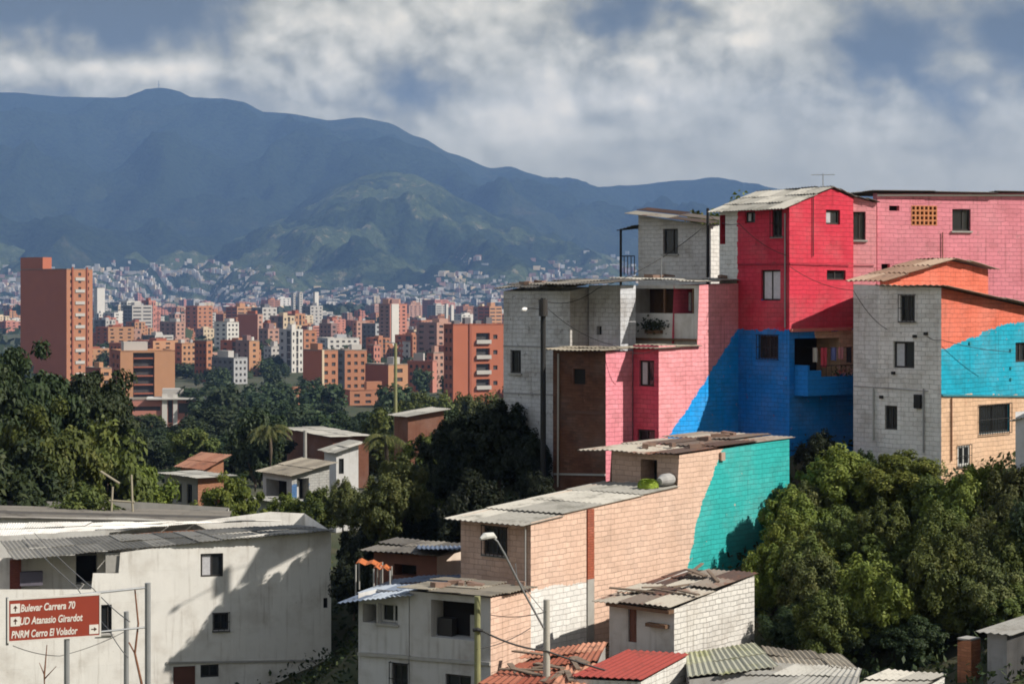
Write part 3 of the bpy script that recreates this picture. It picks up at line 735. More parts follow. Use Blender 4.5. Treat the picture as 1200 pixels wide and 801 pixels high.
span_roof(h, 'roof_tan', -.25, h.zt + .05, h.tr + .1, h.F[R].top[-1][1] + .12, -.15, h.tl + .3, seed=91, wave=.2, rows=3, lift=.05, dz_back=.05, along='v')
W9 = h
h2 = House('house', 'white house with parapet balcony under a blue grey tin roof', 'house', 420, 482, 500, 0, 60, 700, -17.5, C=tuple((h.Lp + h.v * .03)[:2]))
h2.top(L, [(420, 703), (482, 697)])
h2.win(L, 425, 441, 707, 729, 'open', 1.0); h2.win(L, 443, 466, 707, 730, 'slide', .3, 'frame_w'); h2.win(L, 459, 478, 777, 812, 'bars')
h2.wall(L, render_mat('white_balcony_plaster', (.52, .52, .52), .6)); h2.wall(R, gw); h2.build()
h2.band(L, (421, 765), (481, 769), .1, .1, M['sill'])
mb = MB(); roof_sheet(mb, at(395, 707, h2.Lp.y - .6), at(482, 699, h2.C.y - .35), at(548, 672, 64.5), at(462, 678, 66), .2, seed=95, rows=3, lift=.05)
mb.build('roof', M['roof_blue'], h2.root, merge=False)

# ---------- brown shack with awnings behind it
h = House('shack', 'low brown plank shack with sooty roof beside the dark trees', 'shack', 438, 512, 545, 67.0, 60, 652, -15)
h.win(L, 462, 488, 661, 674, 'open', .5); h.wall(L, plain('brown_planks', (.12, .05, .035), var=.5, scale=2)); h.wall(R, render_mat('white_shack_end', (.6, .5, .42), .5))
h.build(); span_roof(h, 'roof_dark', -.3, h.zt + .04, h.tr + .2, h.zt + .2, -.25, h.tl + .4, seed=97, rows=2, lift=.06)
mb = MB(); roof_sheet(mb, at(488, 643, 66.4), at(542, 645, 65.6), at(542, 640, 68.5), at(490, 637, 69.5), .2, seed=99, rows=1); 
solo(mb, 'tarpaulin', M['roof_blue'], at(515, 645, 66.2), 'blue grey tarpaulin sheet lying over the brown shack roof', 'tarpaulin')
for (x0, x1, y0, Y, lab) in ((417, 446, 657, 65.0, 'orange tarp awning on thin posts, the one further from the shack wall'), (438, 457, 662, 64.2, 'smaller orange tarp awning on thin posts close to the shack')):
    A, B = at(x0, y0 + 4, Y), at(x1, y0 + 6, Y - .3); C_, D = at(x1 + 2, y0 + 1, Y + 1.3), at(x0 + 4, y0 - 2, Y + 1.5)
    e = empty('awning', (A.x, A.y, A.z - 1.0), lab, 'awning', 'orange awnings beside the shack')
    mb = MB(); roof_sheet(mb, A, B, C_, D, .5, .04, .015, panel=.6, seed=int(x0), rows=1, lift=.03); mb.build('canopy', plain('orange_tarp%d' % int(x0), (.42, .12, .035), var=.35), e, merge=False)
    for p in (A, B, C_, D):
        mb = MB(); mb.tube([(p.x, p.y, p.z - 1.0), (p.x, p.y, p.z)], .03, seg=6); mb.build('post', M['sill'], e)

# ---------- big white house lower left
h = House('house', 'large white plastered house in dappled shade behind the brown road sign', 'house', -60, -45, 388, 79.2, 15, 690, -20, tl=7)
h.top(R, [(-45, 690), (107, 690), (109, 671), (139, 671), (141, 647), (345, 620), (388, 622)])
h.win(R, 235, 261.5, 648, 675.5, 'halfcurtain'); h.win(R, 250, 268, 718, 738, 'bars'); h.win(R, 203, 229, 780, 815, 'door', .12); h.win(R, 235, 256.5, 778, 793, 'glass'); h.win(R, 116, 131, 708, 742, 'slide'); h.win(R, 379, 384, 700, 712, 'open', .1)
whp = block_mat('big_white_plaster', (.76, .745, .71), bw=2.4, bh=1.25, mortar=.006, dirt=.42, mort_dark=.85, vary=.05, bump=.35, streak=.55, wear=.12, wear_col=(.38, .36, .33))
h.wall(R, whp); h.wall(L, whp); h.build(); BW = h
h.band(R, (195, 776), (386, 773), .09, .05, M['sill'])
f = h.F[R]
add_facade(h, h.C + h.v * 1.7, h.C + h.v * 1.7 + h.u * f.u_at(152), -13.5, zat(652, 82.5), whp, 'terrace back wall', top=[(-45, 655), (146, 648)], holes=[(89, 114, 650, 684, 'open', .8)])
mb = MB(); q = f.uz(12, 690); f.bar(mb, q[0], q[0] + .45, q[1] - .3, zat(655, 81) , -1.5, -1.1); mb.build('pillar', block_mat('terrace_brick', (.22, .07, .05), .22, .08, .01, vary=.3), h.root)
mb = MB(); q = f.uz(124, 671); f.bar(mb, q[0], q[0] + .6, q[1], q[1] + .8, -.5, -.1); mb.build('water_tank', M['sill'], h.root)
mb = MB(); q = f.uz(24, 690); f.bar(mb, q[0], q[0] + .9, q[1], q[1] + .55, -1.3, -.9); mb.build('cupboard', plain('grey_violet', (.12, .11, .14)), h.root)
mb = MB(); A, B = at(16, 656, 79.9), at(392, 621, 82.6)
Am, Bm = at(0, 634, 83.5), at(350, 614.5, 86)
roof_sheet(mb, A, B, Bm, Am, .18, amp=.018, seed=101, rows=2, lift=.04); mb.build('roof', M['roof_grime'], h.root, merge=False)
mb = MB(); roof_sheet(mb, Am + Vector((-1.5, 0, .1)), Bm + Vector((-2.5, 0, .12)), at(330, 610, 88.5), at(-40, 613, 88.5), .12, amp=.012, seed=102, rows=2, lift=.05); mb.build('roof', roof_mat('whitewashed_sheet', (.62, .60, .56), (.72, .70, .66), (.42, .40, .36)), h.root, 'whitewashed back roof', merge=False)
mb = MB()
for (p, q) in ((at(10, 640, 83.6), at(200, 628, 84.6)), (at(60, 633, 84.9), at(330, 617, 85.8))): mb.tube([p, (p + q) / 2 + Vector((0, 0, .05)), q], .06, seg=6)
mb.build('roof_batten', M['rust'], h.root)
h = House('house', 'white house behind with dark coping along its flat roof edge', 'house', -60, -45, 262, 92, 6, 606, -19, tl=7)
h.top(R, [(-45, 604), (80, 606), (150, 606), (262, 613)]); h.wall(R, render_mat('far_white_plaster', (.66, .65, .62), .4)); h.build()
span_roof(h, 'roof_dark', -.2, h.zt + .03, h.tr + .2, h.F[R].top[-1][1] + .03, -.25, 5, seed=103, rows=1, amp=.02)

# ---------- tin roofs and sheds along the bottom
def shed(label, q, mat, wall, seed, zb=-15.5, wave=.2, lift=.06, rows=3, name='shed', cat='shed', ins=.12, wave_across=True):
    P = [at(*c) for c in q]                      # eave left, eave right, back right, back left
    base = sum(P, Vector()) / 4; e = empty(name, (base.x, base.y, zb), label, cat)
    mb = MB(); roof_sheet(mb, *P, wave, seed=seed, lift=lift, rows=rows); mb.build('roof', M[mat], e, merge=False)
    cen = base
    G = [p + (cen - p) * (ins / max((cen - p).length, .1)) for p in P]
    for i in range(4):
        a, b = G[i], G[(i + 1) % 4]
        mb = MB(); d = (Vector((b.x, b.y, 0)) - Vector((a.x, a.y, 0))).length
        mb.poly([(a.x, a.y, zb), (b.x, b.y, zb), (b.x, b.y, b.z - .06), (a.x, a.y, a.z - .06)], 0, [(0, zb), (d, zb), (d, b.z), (0, a.z)])
        mb.build('wall', wall, e)
    return e
wb = block_mat('white_low_gable', (.64, .63, .60), dirt=.3); gb = render_mat('grey_shed_wall', (.34, .33, .32), .6)
shed('low shed under a patchwork of rusted and bleached tin sheets', [(560, 806, 55.2), (688, 806, 55.2), (712, 752, 59.8), (622, 766, 59.5)], 'roof_rust', gb, 111, lift=.12, rows=4)
shed('shed with a plain bright red tin roof and white gable', [(668, 793, 55.6), (752, 797, 55.2), (808, 766, 58.2), (735, 761, 58.8)], 'roof_red', wb, 112, lift=.02, rows=1)
shed('shed with a mossy green grey roof under the white brick house', [(806, 794, 55.8), (912, 781, 56.6), (884, 753, 60.8), (802, 764, 60.2)], 'roof_moss', gb, 113, rows=2, lift=.03)
shed('shed with a flat dull grey corrugated roof beside the bushes', [(832, 808, 53.6), (1003, 806, 53.6), (1010, 782, 57.5), (908, 777, 58)], 'roof_grey', gb, 114, rows=2)
shed('narrow shed with weathered grey sheets at the foot of the bushes', [(905, 783, 57.8), (1008, 788, 57), (985, 766, 61), (892, 760, 61)], 'roof_tan', gb, 115, rows=2, lift=.1)
shed('low shed edge with whitewashed sheets near the brick pillar', [(985, 810, 54), (1075, 808, 54), (1110, 790, 57.5), (1040, 784, 57.5)], 'roof_pale', wb, 116, rows=2)
h = House('shed', 'grey metal sided shed standing right of the brick pillar', 'shed', 1157, 1180, 1230, 57, 50, 744, -15)
h.wall(L, render_mat('grey_shed_side', (.24, .24, .25), .6)); h.wall(R, render_mat('dark_shed_front', (.05, .05, .052), .6)); h.build(); span_roof(h, 'roof_grey', -.2, h.zt + .03, h.tr + .2, h.zt + .12, -.25, h.tl + .3, seed=118, rows=1)
h = House('brick_pillar', 'rough orange brick pillar stub beside the grey shed', 'pillar', 1122, 1138, 1149, 58, 45, 750, -13)
h.top(L, [(1122, 752), (1138, 748)]); bm_ = block_mat('orange_rough_brick', (.42, .17, .085), .22, .08, .012, vary=.4, wear=.2)
for f_ in (L, R): h.wall(f_, bm_)
h.build()
mb = MB(); c = (h.C + h.B) / 2; mb.box((h.Lp.x, h.Lp.y, h.zt - .02), h.C - h.Lp, h.Rp - h.C, (0, 0, .05)); mb.build('cap', M['concrete'], h.root)

# ---------- loose things on roofs
def on_roof(h, u, v, lift=0.1):
    p = h.C + h.u * u + h.v * v; R_ = h.F['R']; p.z = R_.ztop(max(0, min(h.tr, u))) + lift; return p
p = PE.C + PE.u * (us - 1.0) + PE.v * .55; p.z = zf0 + (zf1 - zf0) * (us - 1.0) / us + .08
mb = MB()
for k in range(500):
    d = Vector(RNG.normal(0, 1, 3)).normalized(); q = p + Vector((d.x * .36, d.y * .3, abs(d.z) * .26)); t1 = d.cross(Vector((.3, .2, 1))).normalized() * .07; t2 = d.cross(t1).normalized() * .06
    mb.poly([q - t1, q - t2, q + t1, q + t2])
solo(mb, 'leafy_plant', plain('lime_leaf', (.22, .30, .035), var=.45, scale=9), p, 'bright lime green plant heap on the pale peach house roof', 'plant')
p2 = PE.C + PE.u * (us - .35) + PE.v * .25; p2.z = p.z + .12
mb = MB(); mb.tube([p2 - PE.u * .42 + Vector((0, 0, .06)), p2 - PE.u * .2 + Vector((0, 0, .1)), p2 + PE.u * .15 + Vector((0, 0, .1)), p2 + PE.u * .4 + Vector((0, 0, .07))], [.12, .2, .21, .15], seg=14)
solo(mb, 'rolled_sheet', plain('grey_roll', (.30, .295, .29), var=.4), p2, 'pale grey roll lying next to the lime green plant', 'roll')
proto = None
for i in range(26):
    rr = random.Random(i)
    if i < 9: p = PE.C + PE.u * rr.uniform(us, PE.tr - .3) + PE.v * rr.uniform(.2, 2.4); p.z = zat(534, Cs.y) + (zat(514, fR.Q.y) - zat(534, Cs.y)) * ((p - PE.C).to_2d().dot(PE.u.to_2d()) - us) / (PE.tr - us) + .08 if False else PE.F['R'].ztop((p - PE.C).to_2d().dot(PE.u.to_2d())) + .1
    elif i < 16: p = W9.C + W9.u * rr.uniform(.1, W9.tr) + W9.v * rr.uniform(.3, W9.tl); p.z = W9.F['R'].ztop((p - W9.C).to_2d().dot(W9.u.to_2d())) + .15
    elif i < 21: p = GH.C + GH.u * rr.uniform(.0, GH.tr) + GH.v * rr.uniform(.3, GH.tl); p.z = zat(334, 79.5) + .05
    else: p = PH.C + PH.u * rr.uniform(u2, PH.tr) + PH.v * rr.uniform(.3, 3.6); p.z = zat(328, 77.6) + .1
    lab = ['brick weighing down the rusty back roof of the peach house', 'brick weighing down the tan roof above the peach gable', 'brick weighing down the sooty roof of the grey white house', 'brick weighing down the pale balcony roof'][0 if i < 9 else 1 if i < 16 else 2 if i < 21 else 3]
    if proto is None:
        mb = MB(); mb.abox(-.2, .2, -.1, .1, -.02, .14); proto = o = solo(mb, 'loose_brick', plain('loose_block', (.20, .13, .10), var=.4), (0, 0, 0), lab, 'brick')
    else: o = proto.copy(); COL.objects.link(o)
    o.location = p; o.rotation_euler = (rr.uniform(-.1, .1), rr.uniform(-.1, .1), rr.uniform(0, 3)); o.scale = (rr.uniform(.7, 1.6), rr.uniform(.7, 1.3), rr.uniform(.6, 1.1)); tag(o, lab, 'brick', lab.replace('brick weighing', 'bricks weighing'))

pproto = None
for i in range(18):
    rr = random.Random(400 + i)
    if i < 10: a_, b_ = rr.uniform(.05, .95), rr.uniform(.1, .9); q = [at(560, 806, 55.2), at(688, 806, 55.2), at(712, 752, 59.8), at(622, 766, 59.5)]; p = (q[0] * (1 - a_) + q[1] * a_) * (1 - b_) + (q[3] * (1 - a_) + q[2] * a_) * b_; p.z += .1; lab = 'weathered plank lying on the rusted patchwork shed roof'
    else: u_, v_ = rr.uniform(.2, SB.tr - .3), rr.uniform(.3, SB.tl - .2); p = SB.C + SB.u * u_ + SB.v * v_; p.z = SB.F['R'].ztop(u_) + .17; lab = 'weathered plank lying on the white brick house roof'
    if pproto is None: mb = MB(); mb.abox(-.6, .6, -.07, .07, 0, .04); pproto = o = solo(mb, 'loose_plank', plain('grey_plank', (.16, .12, .09), var=.5), (0, 0, 0), lab, 'plank')
    else: o = pproto.copy(); COL.objects.link(o)
    o.location = p; o.rotation_euler = (rr.uniform(-.05, .05), rr.uniform(-.12, .02), rr.uniform(0, 3)); o.scale = (rr.uniform(.5, 1.5), rr.uniform(.7, 1.8), 1); tag(o, lab, 'plank', lab.replace('plank', 'planks'))
def aerial(p, h_, label):
    e = empty('aerial', p, label, 'aerial'); mb = MB(); mb.tube([p, p + Vector((0, 0, h_))], .018, seg=5); mb.build('mast', M['steel'], e)
    mb = MB(); t_ = p + Vector((0, 0, h_ - .05)); mb.tube([t_ + Vector((-.45, .1, 0)), t_ + Vector((.45, -.1, 0))], .012, seg=4); mb.build('boom', M['steel'], e)
    for k in range(5):
        c_ = t_ + Vector((-.4 + .2 * k, .09 - .045 * k, 0)); mb = MB(); mb.tube([c_ + Vector((-.05, -.28, 0)), c_ + Vector((.05, .28, 0))], .008, seg=4); mb.build('rod', M['steel'], e)
p = RED_H.C + RED_H.u * (up_red - .1) + RED_H.v * .4; p.z = zp_red; aerial(p, .55, 'small bent aerial on the red house ridge')
p = PH.C + PH.u * (u2 + .5) + PH.v * 2.4; p.z = zat(329, 78); aerial(p, 1.0, 'thin aerial on the pale balcony roof')

# ================================================================== STREET FURNITURE
def post(p, top, r0, r1, mat, name, label, cat='pole'):
    e = empty(name, p, label, cat); mb = MB(); mb.tube([(p[0], p[1], p[2]), (p[0], p[1], (p[2] + top) / 2), (p[0], p[1], top)], [r0, (r0 + r1) / 2, r1], seg=12)
    mb.build('shaft', M[mat], e, smooth=False); return e
# road sign
Ys = 50.0
sa = math.radians(24); su = Vector((math.cos(sa), math.sin(sa), 0)); sn = Vector((su.y, -su.x, 0))
TL = at(10, 703, Ys); TR_k = (117 - CX) / K
t = (TR_k * TL.y - TL.x) / (su.x - TR_k * su.y); SW = t; SH = (752 - 704) / K * Ys
gz = -16.3
e = empty('road_sign', (TL.x + su.x * t / 2, TL.y + su.y * t / 2, gz), 'brown tourist road sign with white lettering on a grey frame', 'road sign')
sf = Facade(TL, TL + su * t, TL.z - SH, TL.z)
mb = MB(); sf.bar(mb, 0, SW, TL.z - SH, TL.z, -.03, .0); mb.build('sign_board', plain('sign_brown', (.235, .038, .022), .5, var=.08), e)
mb = MB()
for (a, b, c, d) in ((-.03, SW + .03, TL.z - .005, TL.z + .04), (-.03, SW + .03, TL.z - SH - .04, TL.z - SH + .005), (-.03, .012, TL.z - SH + .005, TL.z - .005), (SW - .012, SW + .03, TL.z - SH + .005, TL.z - .005)): sf.bar(mb, a, b, c, d, -.04, .012)
mb.build('sign_border', plain('sign_edge', (.55, .53, .50)), e)
wm = plain('sign_white', (.60, .57, .53), .6, var=.15)
rows = [TL.z - .055 - .25 * SH / 0.98, TL.z - SH * .62, TL.z - SH * .93]
def text_on(txt, u, z, size, width):
    cu = bpy.data.curves.new('lettering', 'FONT'); cu.body = txt; cu.size = size; cu.extrude = .003; cu.shear = .18; cu.offset = .006
    ob = bpy.data.objects.new('lettering', cu); COL.objects.link(ob); bpy.context.view_layer.update()
    dg = bpy.context.evaluated_depsgraph_get(); me = bpy.data.meshes.new_from_object(ob.evaluated_get(dg)); bpy.data.objects.remove(ob)
    xs = [v.co.x for v in me.vertices]; s = width / (max(xs) - min(xs)); x0 = min(xs)
    org = parent_world(e)
    for v in me.vertices:
        p_ = sf.p(u + (v.co.x - x0) * s, z + v.co.y, .004 + v.co.z); v.co = p_ - org
    me.materials.clear(); me.materials.append(wm)
    o = bpy.data.objects.new('lettering', me); COL.objects.link(o); o.parent = e; o['label'] = 'white words ' + txt
rh = SH / 3.15
zr = [TL.z - .04 - rh * .80 - rh * i for i in range(3)]
text_on('Bulevar Carrera 70', .30, zr[0], rh * .78, 1.37); text_on('UD Atanasio Girardot', .28, zr[1], rh * .78, 1.58); text_on('PNRM Cerro El Volador', .07, zr[2], rh * .78, 1.66)
ab = plain('arrow_dark', (.05, .02, .015))
for (u0, i, ang) in ((.05, 0, 0), (.05, 1, 0), (SW - .27, 2, -90)):
    s = rh * .72; mb = MB(); sf.bar(mb, u0, u0 + s, zr[i] - .03, zr[i] - .03 + s, .0015, .008); pl = mb.build('arrow_plate', wm, e)
    cu_, cz = u0 + s / 2, zr[i] - .03 + s / 2; A_ = math.radians(ang)
    def rp(x, y): return sf.p(cu_ + (x * math.cos(A_) - y * math.sin(A_)) * s, cz + (x * math.sin(A_) + y * math.cos(A_)) * s, .0095)
    mb = MB(); mb.poly([rp(-.06, -.32), rp(.06, -.32), rp(.06, .02), rp(-.06, .02)]); mb.poly([rp(-.24, .0), rp(.24, .0), rp(0, .34)]); mb.build('arrow', ab, pl)
# frame of the sign
b_ = sf.p(0, 0, -.10)
def sp(x, y, w=-.08):
    uu, zz = sf.uz(x, y); return sf.p(uu, zz, w)
mb = MB(); P_ = sp(174, 683); mb.tube([(P_.x, P_.y, gz), P_], .075, seg=10); mb.build('post', M['steel'], e)
mb = MB(); P_ = sp(79, 745); mb.tube([(P_.x, P_.y, gz), P_], .07, seg=10); mb.build('post', M['steel'], e)
mb = MB(); mb.tube([sp(8, 706), sp(176, 688)], .03, seg=8); mb.build('arm', M['steel'], e)
mb = MB(); mb.tube([sp(60, 746), sp(172, 735)], .025, seg=8); mb.build('arm', M['steel'], e)
mb = MB(); mb.tube([sp(9, 700), sp(9, 756)], .035, seg=8); mb.build('upright', M['steel'], e)
P_ = at(148, 716, 52); post((P_.x, P_.y, gz), P_.z, .07, .065, 'steel', 'metal_post', 'plain grey metal post standing between the road sign and its taller post')
P_ = at(161, 690, 51.5); 
mb = MB(); mb.tube([at(158, 690, 51.5), at(162, 730, 51.5), at(158, 765, 51.5), at(166, 801, 51.5), at(165, 840, 51.5)], [.02, .025, .03, .035, .04], seg=7); mb.tube([at(158, 765, 51.5), at(151, 752, 51.5)], .02, seg=6)
solo(mb, 'bare_branch', M['rust'], at(165, 840, 51.5), 'thin crooked bare branch next to the grey metal post', 'branch')
mb = MB(); mb.tube([at(52, 840, 53), at(52, 790, 53), at(55, 755, 53)], [.03, .025, .012], seg=6); mb.tube([at(52, 790, 53), at(46, 776, 53)], [.02, .008], seg=5); mb.tube([at(52, 795, 53), at(66, 780, 53)], [.02, .008], seg=5)
solo(mb, 'bare_sapling', M['rust'], at(52, 840, 53), 'small leafless sapling under the brown road sign', 'sapling')

# concrete lamp post in front
P_ = at(640.5, 702, 56); gp = ground_z(P_.x, P_.y)
e = post((P_.x, P_.y, gp), P_.z, .12, .09, 'pole_c', 'street_lamp', 'concrete street lamp post with long slanting arm before the peach house', 'street lamp')
mb = MB(); T_ = [at(637, 735, 55.9), at(612, 690, 55.2), at(592, 650, 54.6), at(583, 634, 54.4), at(577, 629, 54.3)]; mb.tube(T_, [.03, .03, .028, .026, .026], seg=8); mb.tube([at(637, 716, 55.9), at(606, 678, 55.1), at(604, 660, 55.0)], .012, seg=6); mb.build('arm', M['steel'], e)
mb = MB(); mb.tube([at(581, 630, 54.4), at(577, 627, 54.3), at(568, 628, 54.1), at(563, 631, 54.0)], [.04, .09, .10, .04], seg=10); mb.build('lamp_head', plain('lamp_shell', (.45, .45, .43), .5), e)
P_ = at(559.5, 698, 55.5); gp = ground_z(P_.x, P_.y)
e = post((P_.x, P_.y, gp), P_.z, .10, .085, 'pole_g', 'utility_pole', 'mossy greenish pole in front of the dark open window', 'pole')
mb = MB(); q = at(559.5, 737, 55.5); mb.tube([q + Vector((-.12, -.1, 0)), q + Vector((.0, -.13, .02)), q + Vector((.14, -.08, -.02))], .05, seg=8); mb.build('cable_clamp', M['black'], e)
# black pole at the grey house
P_ = at(636.5, 349, 77.2); gp = ground_z(P_.x, P_.y)
e = post((P_.x, P_.y, gp), P_.z, .12, .1, 'black', 'utility_pole', 'tall black power pole with transformer before the grey white house', 'pole')
mb = MB(); mb.tube([P_ + Vector((0, -.16, -.7)), P_ + Vector((0, -.16, -.05))], .17, seg=12); mb.build('transformer', M['frame'], e)
mb = MB(); mb.tube([P_ + Vector((-.05, -.1, -.45)), at(622, 361, 76.5), at(616, 362, 76.3)], .018, seg=6); mb.build('arm', M['black'], e)
mb = MB(); mb.tube([at(617, 361.5, 76.3), at(614.5, 362.5, 76.2), at(611.5, 362.8, 76.1)], [.04, .09, .05], seg=8); mb.build('lamp_head', M['white_p'], e)
P_ = at(829.5, 244, 82); e = post((P_.x, P_.y, -2), P_.z, .07, .06, 'black', 'utility_pole', 'dark pole rising beside the small white house', 'pole')
P_ = at(357.5, 504, 140); e = post((P_.x, P_.y, ground_z(P_.x, P_.y) - .3), P_.z, .16, .12, 'concrete', 'utility_pole', 'grey pole in front of the pale roofed valley houses', 'pole')
P_ = at(463.5, 402, 190); e = post((P_.x, P_.y, ground_z(P_.x, P_.y) - .3), P_.z, .2, .14, 'pole_g', 'utility_pole', 'tall slim pole before the distant orange apartment blocks', 'pole')
mb = MB(); mb.tube([P_, P_ + Vector((-1.0, 0, .15))], .05, seg=5); mb.build('arm', M['steel'], e)
# cables
def cable(pts, r, label, sag=.25, mat='cable'):
    P = [Vector(p) for p in pts]; out = []
    for a, b in zip(P, P[1:]):
        for i in range(9):
            s = i / 9; q = a.lerp(b, s); q.z -= sag * 4 * s * (1 - s); out.append(q)
    out.append(P[-1]); mb = MB(); mb.tube(out, r, seg=5); solo(mb, 'cable', M[mat], out[0], label, 'cable')
cable([at(559, 735, 55.4), at(640, 762, 55.9), at(830, 812, 57)], .028, 'thick black cable dropping from the mossy pole past the lamp post', .12)
cable([at(559, 760, 55.4), at(622, 735, 57.6)], .012, 'thin cable from the mossy pole to the peach gable', .1)
cable([at(28, 628, 78), at(90, 688, 55), at(128, 738, 52), at(150, 770, 50)], .014, 'thin grey cable slanting down over the road sign corner', .05, 'wire_grey')
cable([at(40, 624, 78), at(110, 690, 54), at(152, 728, 51.5)], .014, 'second thin grey cable slanting to the plain metal post', .05, 'wire_grey')
cable([at(15, 756, 51), at(70, 768, 51.5), at(145, 740, 52)], .010, 'slack thin wire looping below the road sign', .06, 'wire_grey')
cable([at(636, 356, 77.2), at(718, 404, 75.6), at(772, 408, 75.6)], .012, 'thin cable from the black power pole to the canopy over the raw brick wall', .25)
cable([at(829, 250, 82), at(866, 262, 78.6), at(925, 300, 76.8)], .012, 'thin cable from the dark pole down to the red house corner', .2)
cable([at(925, 312, 76.8), at(1000, 340, 76.0), at(1040, 386, 74.6)], .012, 'thin cable from the red house corner to the white block wall', .2)
cable([at(1085, 393, 74), at(1103, 398, 73.3), at(1184, 412, 74.9)], .012, 'thin cable wrapped round the corner onto the turquoise paint', .08)
cable([at(640, 716, 55.9), at(575, 720, 58.8)], .012, 'short cable from the lamp post to the peach gable corner', .1)
cable([at(636, 352, 77.2), at(700, 338, 79), at(829, 262, 82)], .014, 'thin cable from the black power pole up to the dark pole', .3)
# ================================================================== TREES
def leaf_mat(name, a, b_, c):
    m, t, b = new_mat(name)
    at_ = t.new('ShaderNodeAttribute', None, attribute_name='tint').outputs['Fac']
    rnd = t.new('ShaderNodeObjectInfo').outputs['Random']
    col = t.mix(t.step(at_, .0, .6), a, b_); col = t.mix(t.step(at_, .62, 1.0), col, c)
    hsv = t.new('ShaderNodeHueSaturation', {'Hue': t.math('ADD', .485, t.math('MULTIPLY', rnd, .03)), 'Value': t.math('ADD', .8, t.math('MULTIPLY', rnd, .4)), 'Color': col})
    t.put(b.inputs['Base Color'], hsv.outputs[0]); b.inputs['Roughness'].default_value = .6; b.inputs['Specular IOR Level'].default_value = .2
    tr = t.new('ShaderNodeBsdfTranslucent', {'Color': hsv.outputs[0]})
    mx = t.new('ShaderNodeMixShader', {0: .22}); t.l.new(b.outputs[0], mx.inputs[1]); t.l.new(tr.outputs[0], mx.inputs[2])
    out = [n for n in t.n if n.bl_idname == 'ShaderNodeOutputMaterial'][0]; t.l.new(mx.outputs[0], out.inputs[0])
    return m
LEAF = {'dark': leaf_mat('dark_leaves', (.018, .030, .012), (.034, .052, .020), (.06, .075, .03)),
        'green': leaf_mat('green_leaves', (.042, .060, .015), (.085, .106, .025), (.15, .16, .042)),
        'bright': leaf_mat('bright_leaves', (.07, .094, .018), (.135, .16, .03), (.23, .24, .052)),
        'yellow': leaf_mat('yellow_green_leaves', (.068, .092, .018), (.13, .155, .03), (.23, .24, .055)),
        'olive': leaf_mat('olive_leaves', (.048, .060, .019), (.092, .104, .033), (.16, .155, .055)),
        'far': leaf_mat('far_leaves', (.022, .036, .018), (.036, .055, .024), (.06, .08, .035)),
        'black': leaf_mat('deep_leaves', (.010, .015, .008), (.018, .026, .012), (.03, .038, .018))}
BARK = plain('bark', (.085, .065, .048), .95, var=.4, scale=6)

def crown_mesh(name, seed, nclump, nleaf, zlo, leaf, spread=.5, clump=(.10, .18), top=1.0, long=1.5, inner=.35, zel=1.0):
    r = np.random.default_rng(seed)
    d = r.normal(size=(nclump, 3)); d /= np.linalg.norm(d, axis=1)[:, None]
    rad = inner + (1 - inner) * r.random(nclump) ** .5
    lob = np.clip(np.array([1 + .62 * noise.noise(Vector(x) * 1.9 + Vector((seed * 3.1, 0, 0))) for x in d]), .62, 1.16)
    rad = np.where(d[:, 2] > .6, rad * .86, rad)
    cz = (zlo + top) / 2; hz = (top - zlo) / 2
    c = d * (rad * lob)[:, None] * np.array([spread * .84, spread * .84, hz * .86]); c[:, 2] += cz
    cr = r.uniform(clump[0], clump[1], nclump); cb = r.random(nclump)
    ci = r.integers(0, nclump, nleaf)
    o = r.normal(size=(nleaf, 3)); o /= np.linalg.norm(o, axis=1)[:, None]
    pos = c[ci] + o * (cr[ci] * r.random(nleaf) ** .38)[:, None] * np.array([1.0, 1.0, 1.15 * zel])
    out = pos - np.array([0, 0, cz]); out /= np.linalg.norm(out, axis=1)[:, None] + 1e-6
    nrm = o * .6 + out * .5 + np.array([0, 0, .45]) + r.normal(size=(nleaf, 3)) * .55; nrm /= np.linalg.norm(nrm, axis=1)[:, None]
    t1 = np.cross(nrm, r.normal(size=(nleaf, 3))); t1 /= np.linalg.norm(t1, axis=1)[:, None] + 1e-6
    t2 = np.cross(nrm, t1); s = leaf * r.uniform(.6, 1.25, nleaf)
    a, b = t1 * (s * long * .5)[:, None], t2 * (s * .5)[:, None]
    sag = nrm * (s * .22)[:, None]
    V = np.empty((nleaf, 4, 3)); V[:, 0] = pos - a - sag; V[:, 1] = pos - b; V[:, 2] = pos + a - sag; V[:, 3] = pos + b
    V[..., 2] = np.maximum(V[..., 2], .0)
    me = bpy.data.meshes.new(name)
    me.vertices.add(nleaf * 4); me.vertices.foreach_set('co', V.reshape(-1))
    me.loops.add(nleaf * 4); me.loops.foreach_set('vertex_index', np.arange(nleaf * 4, dtype=np.int32))
    me.polygons.add(nleaf); me.polygons.foreach_set('loop_start', np.arange(0, nleaf * 4, 4, dtype=np.int32))
    tv = np.clip(cb[ci] * .55 + r.random(nleaf) * .45, 0, 1)
    ca = me.attributes.new('tint', 'FLOAT', 'CORNER'); ca.data.foreach_set('value', np.repeat(tv, 4).astype(np.float32))
    me.update(); me.validate()
    return me, c
def trunk_mesh(name, seed, zlo, clumps, r=.022, nlimb=9):
    rr = random.Random(seed); mb = MB()
    top = Vector((rr.uniform(-.03, .03), rr.uniform(-.03, .03), zlo + (1 - zlo) * .55))
    mb.tube([(0, 0, -.06), (rr.uniform(-.01, .01), 0, zlo * .5), (top.x * .6, top.y * .6, zlo), top], [r * 1.35, r, r * .8, r * .3], seg=8)
    for i in range(min(nlimb, len(clumps))):
        c = Vector(clumps[i]); s = Vector((top.x * .6, top.y * .6, zlo * rr.uniform(.75, 1.3)))
        mb.tube([s, s.lerp(c, .5) + Vector((0, 0, .03)), c], [r * .5, r * .3, r * .1], seg=6)
    return mb.mesh(name, [BARK])
PROTO = {}
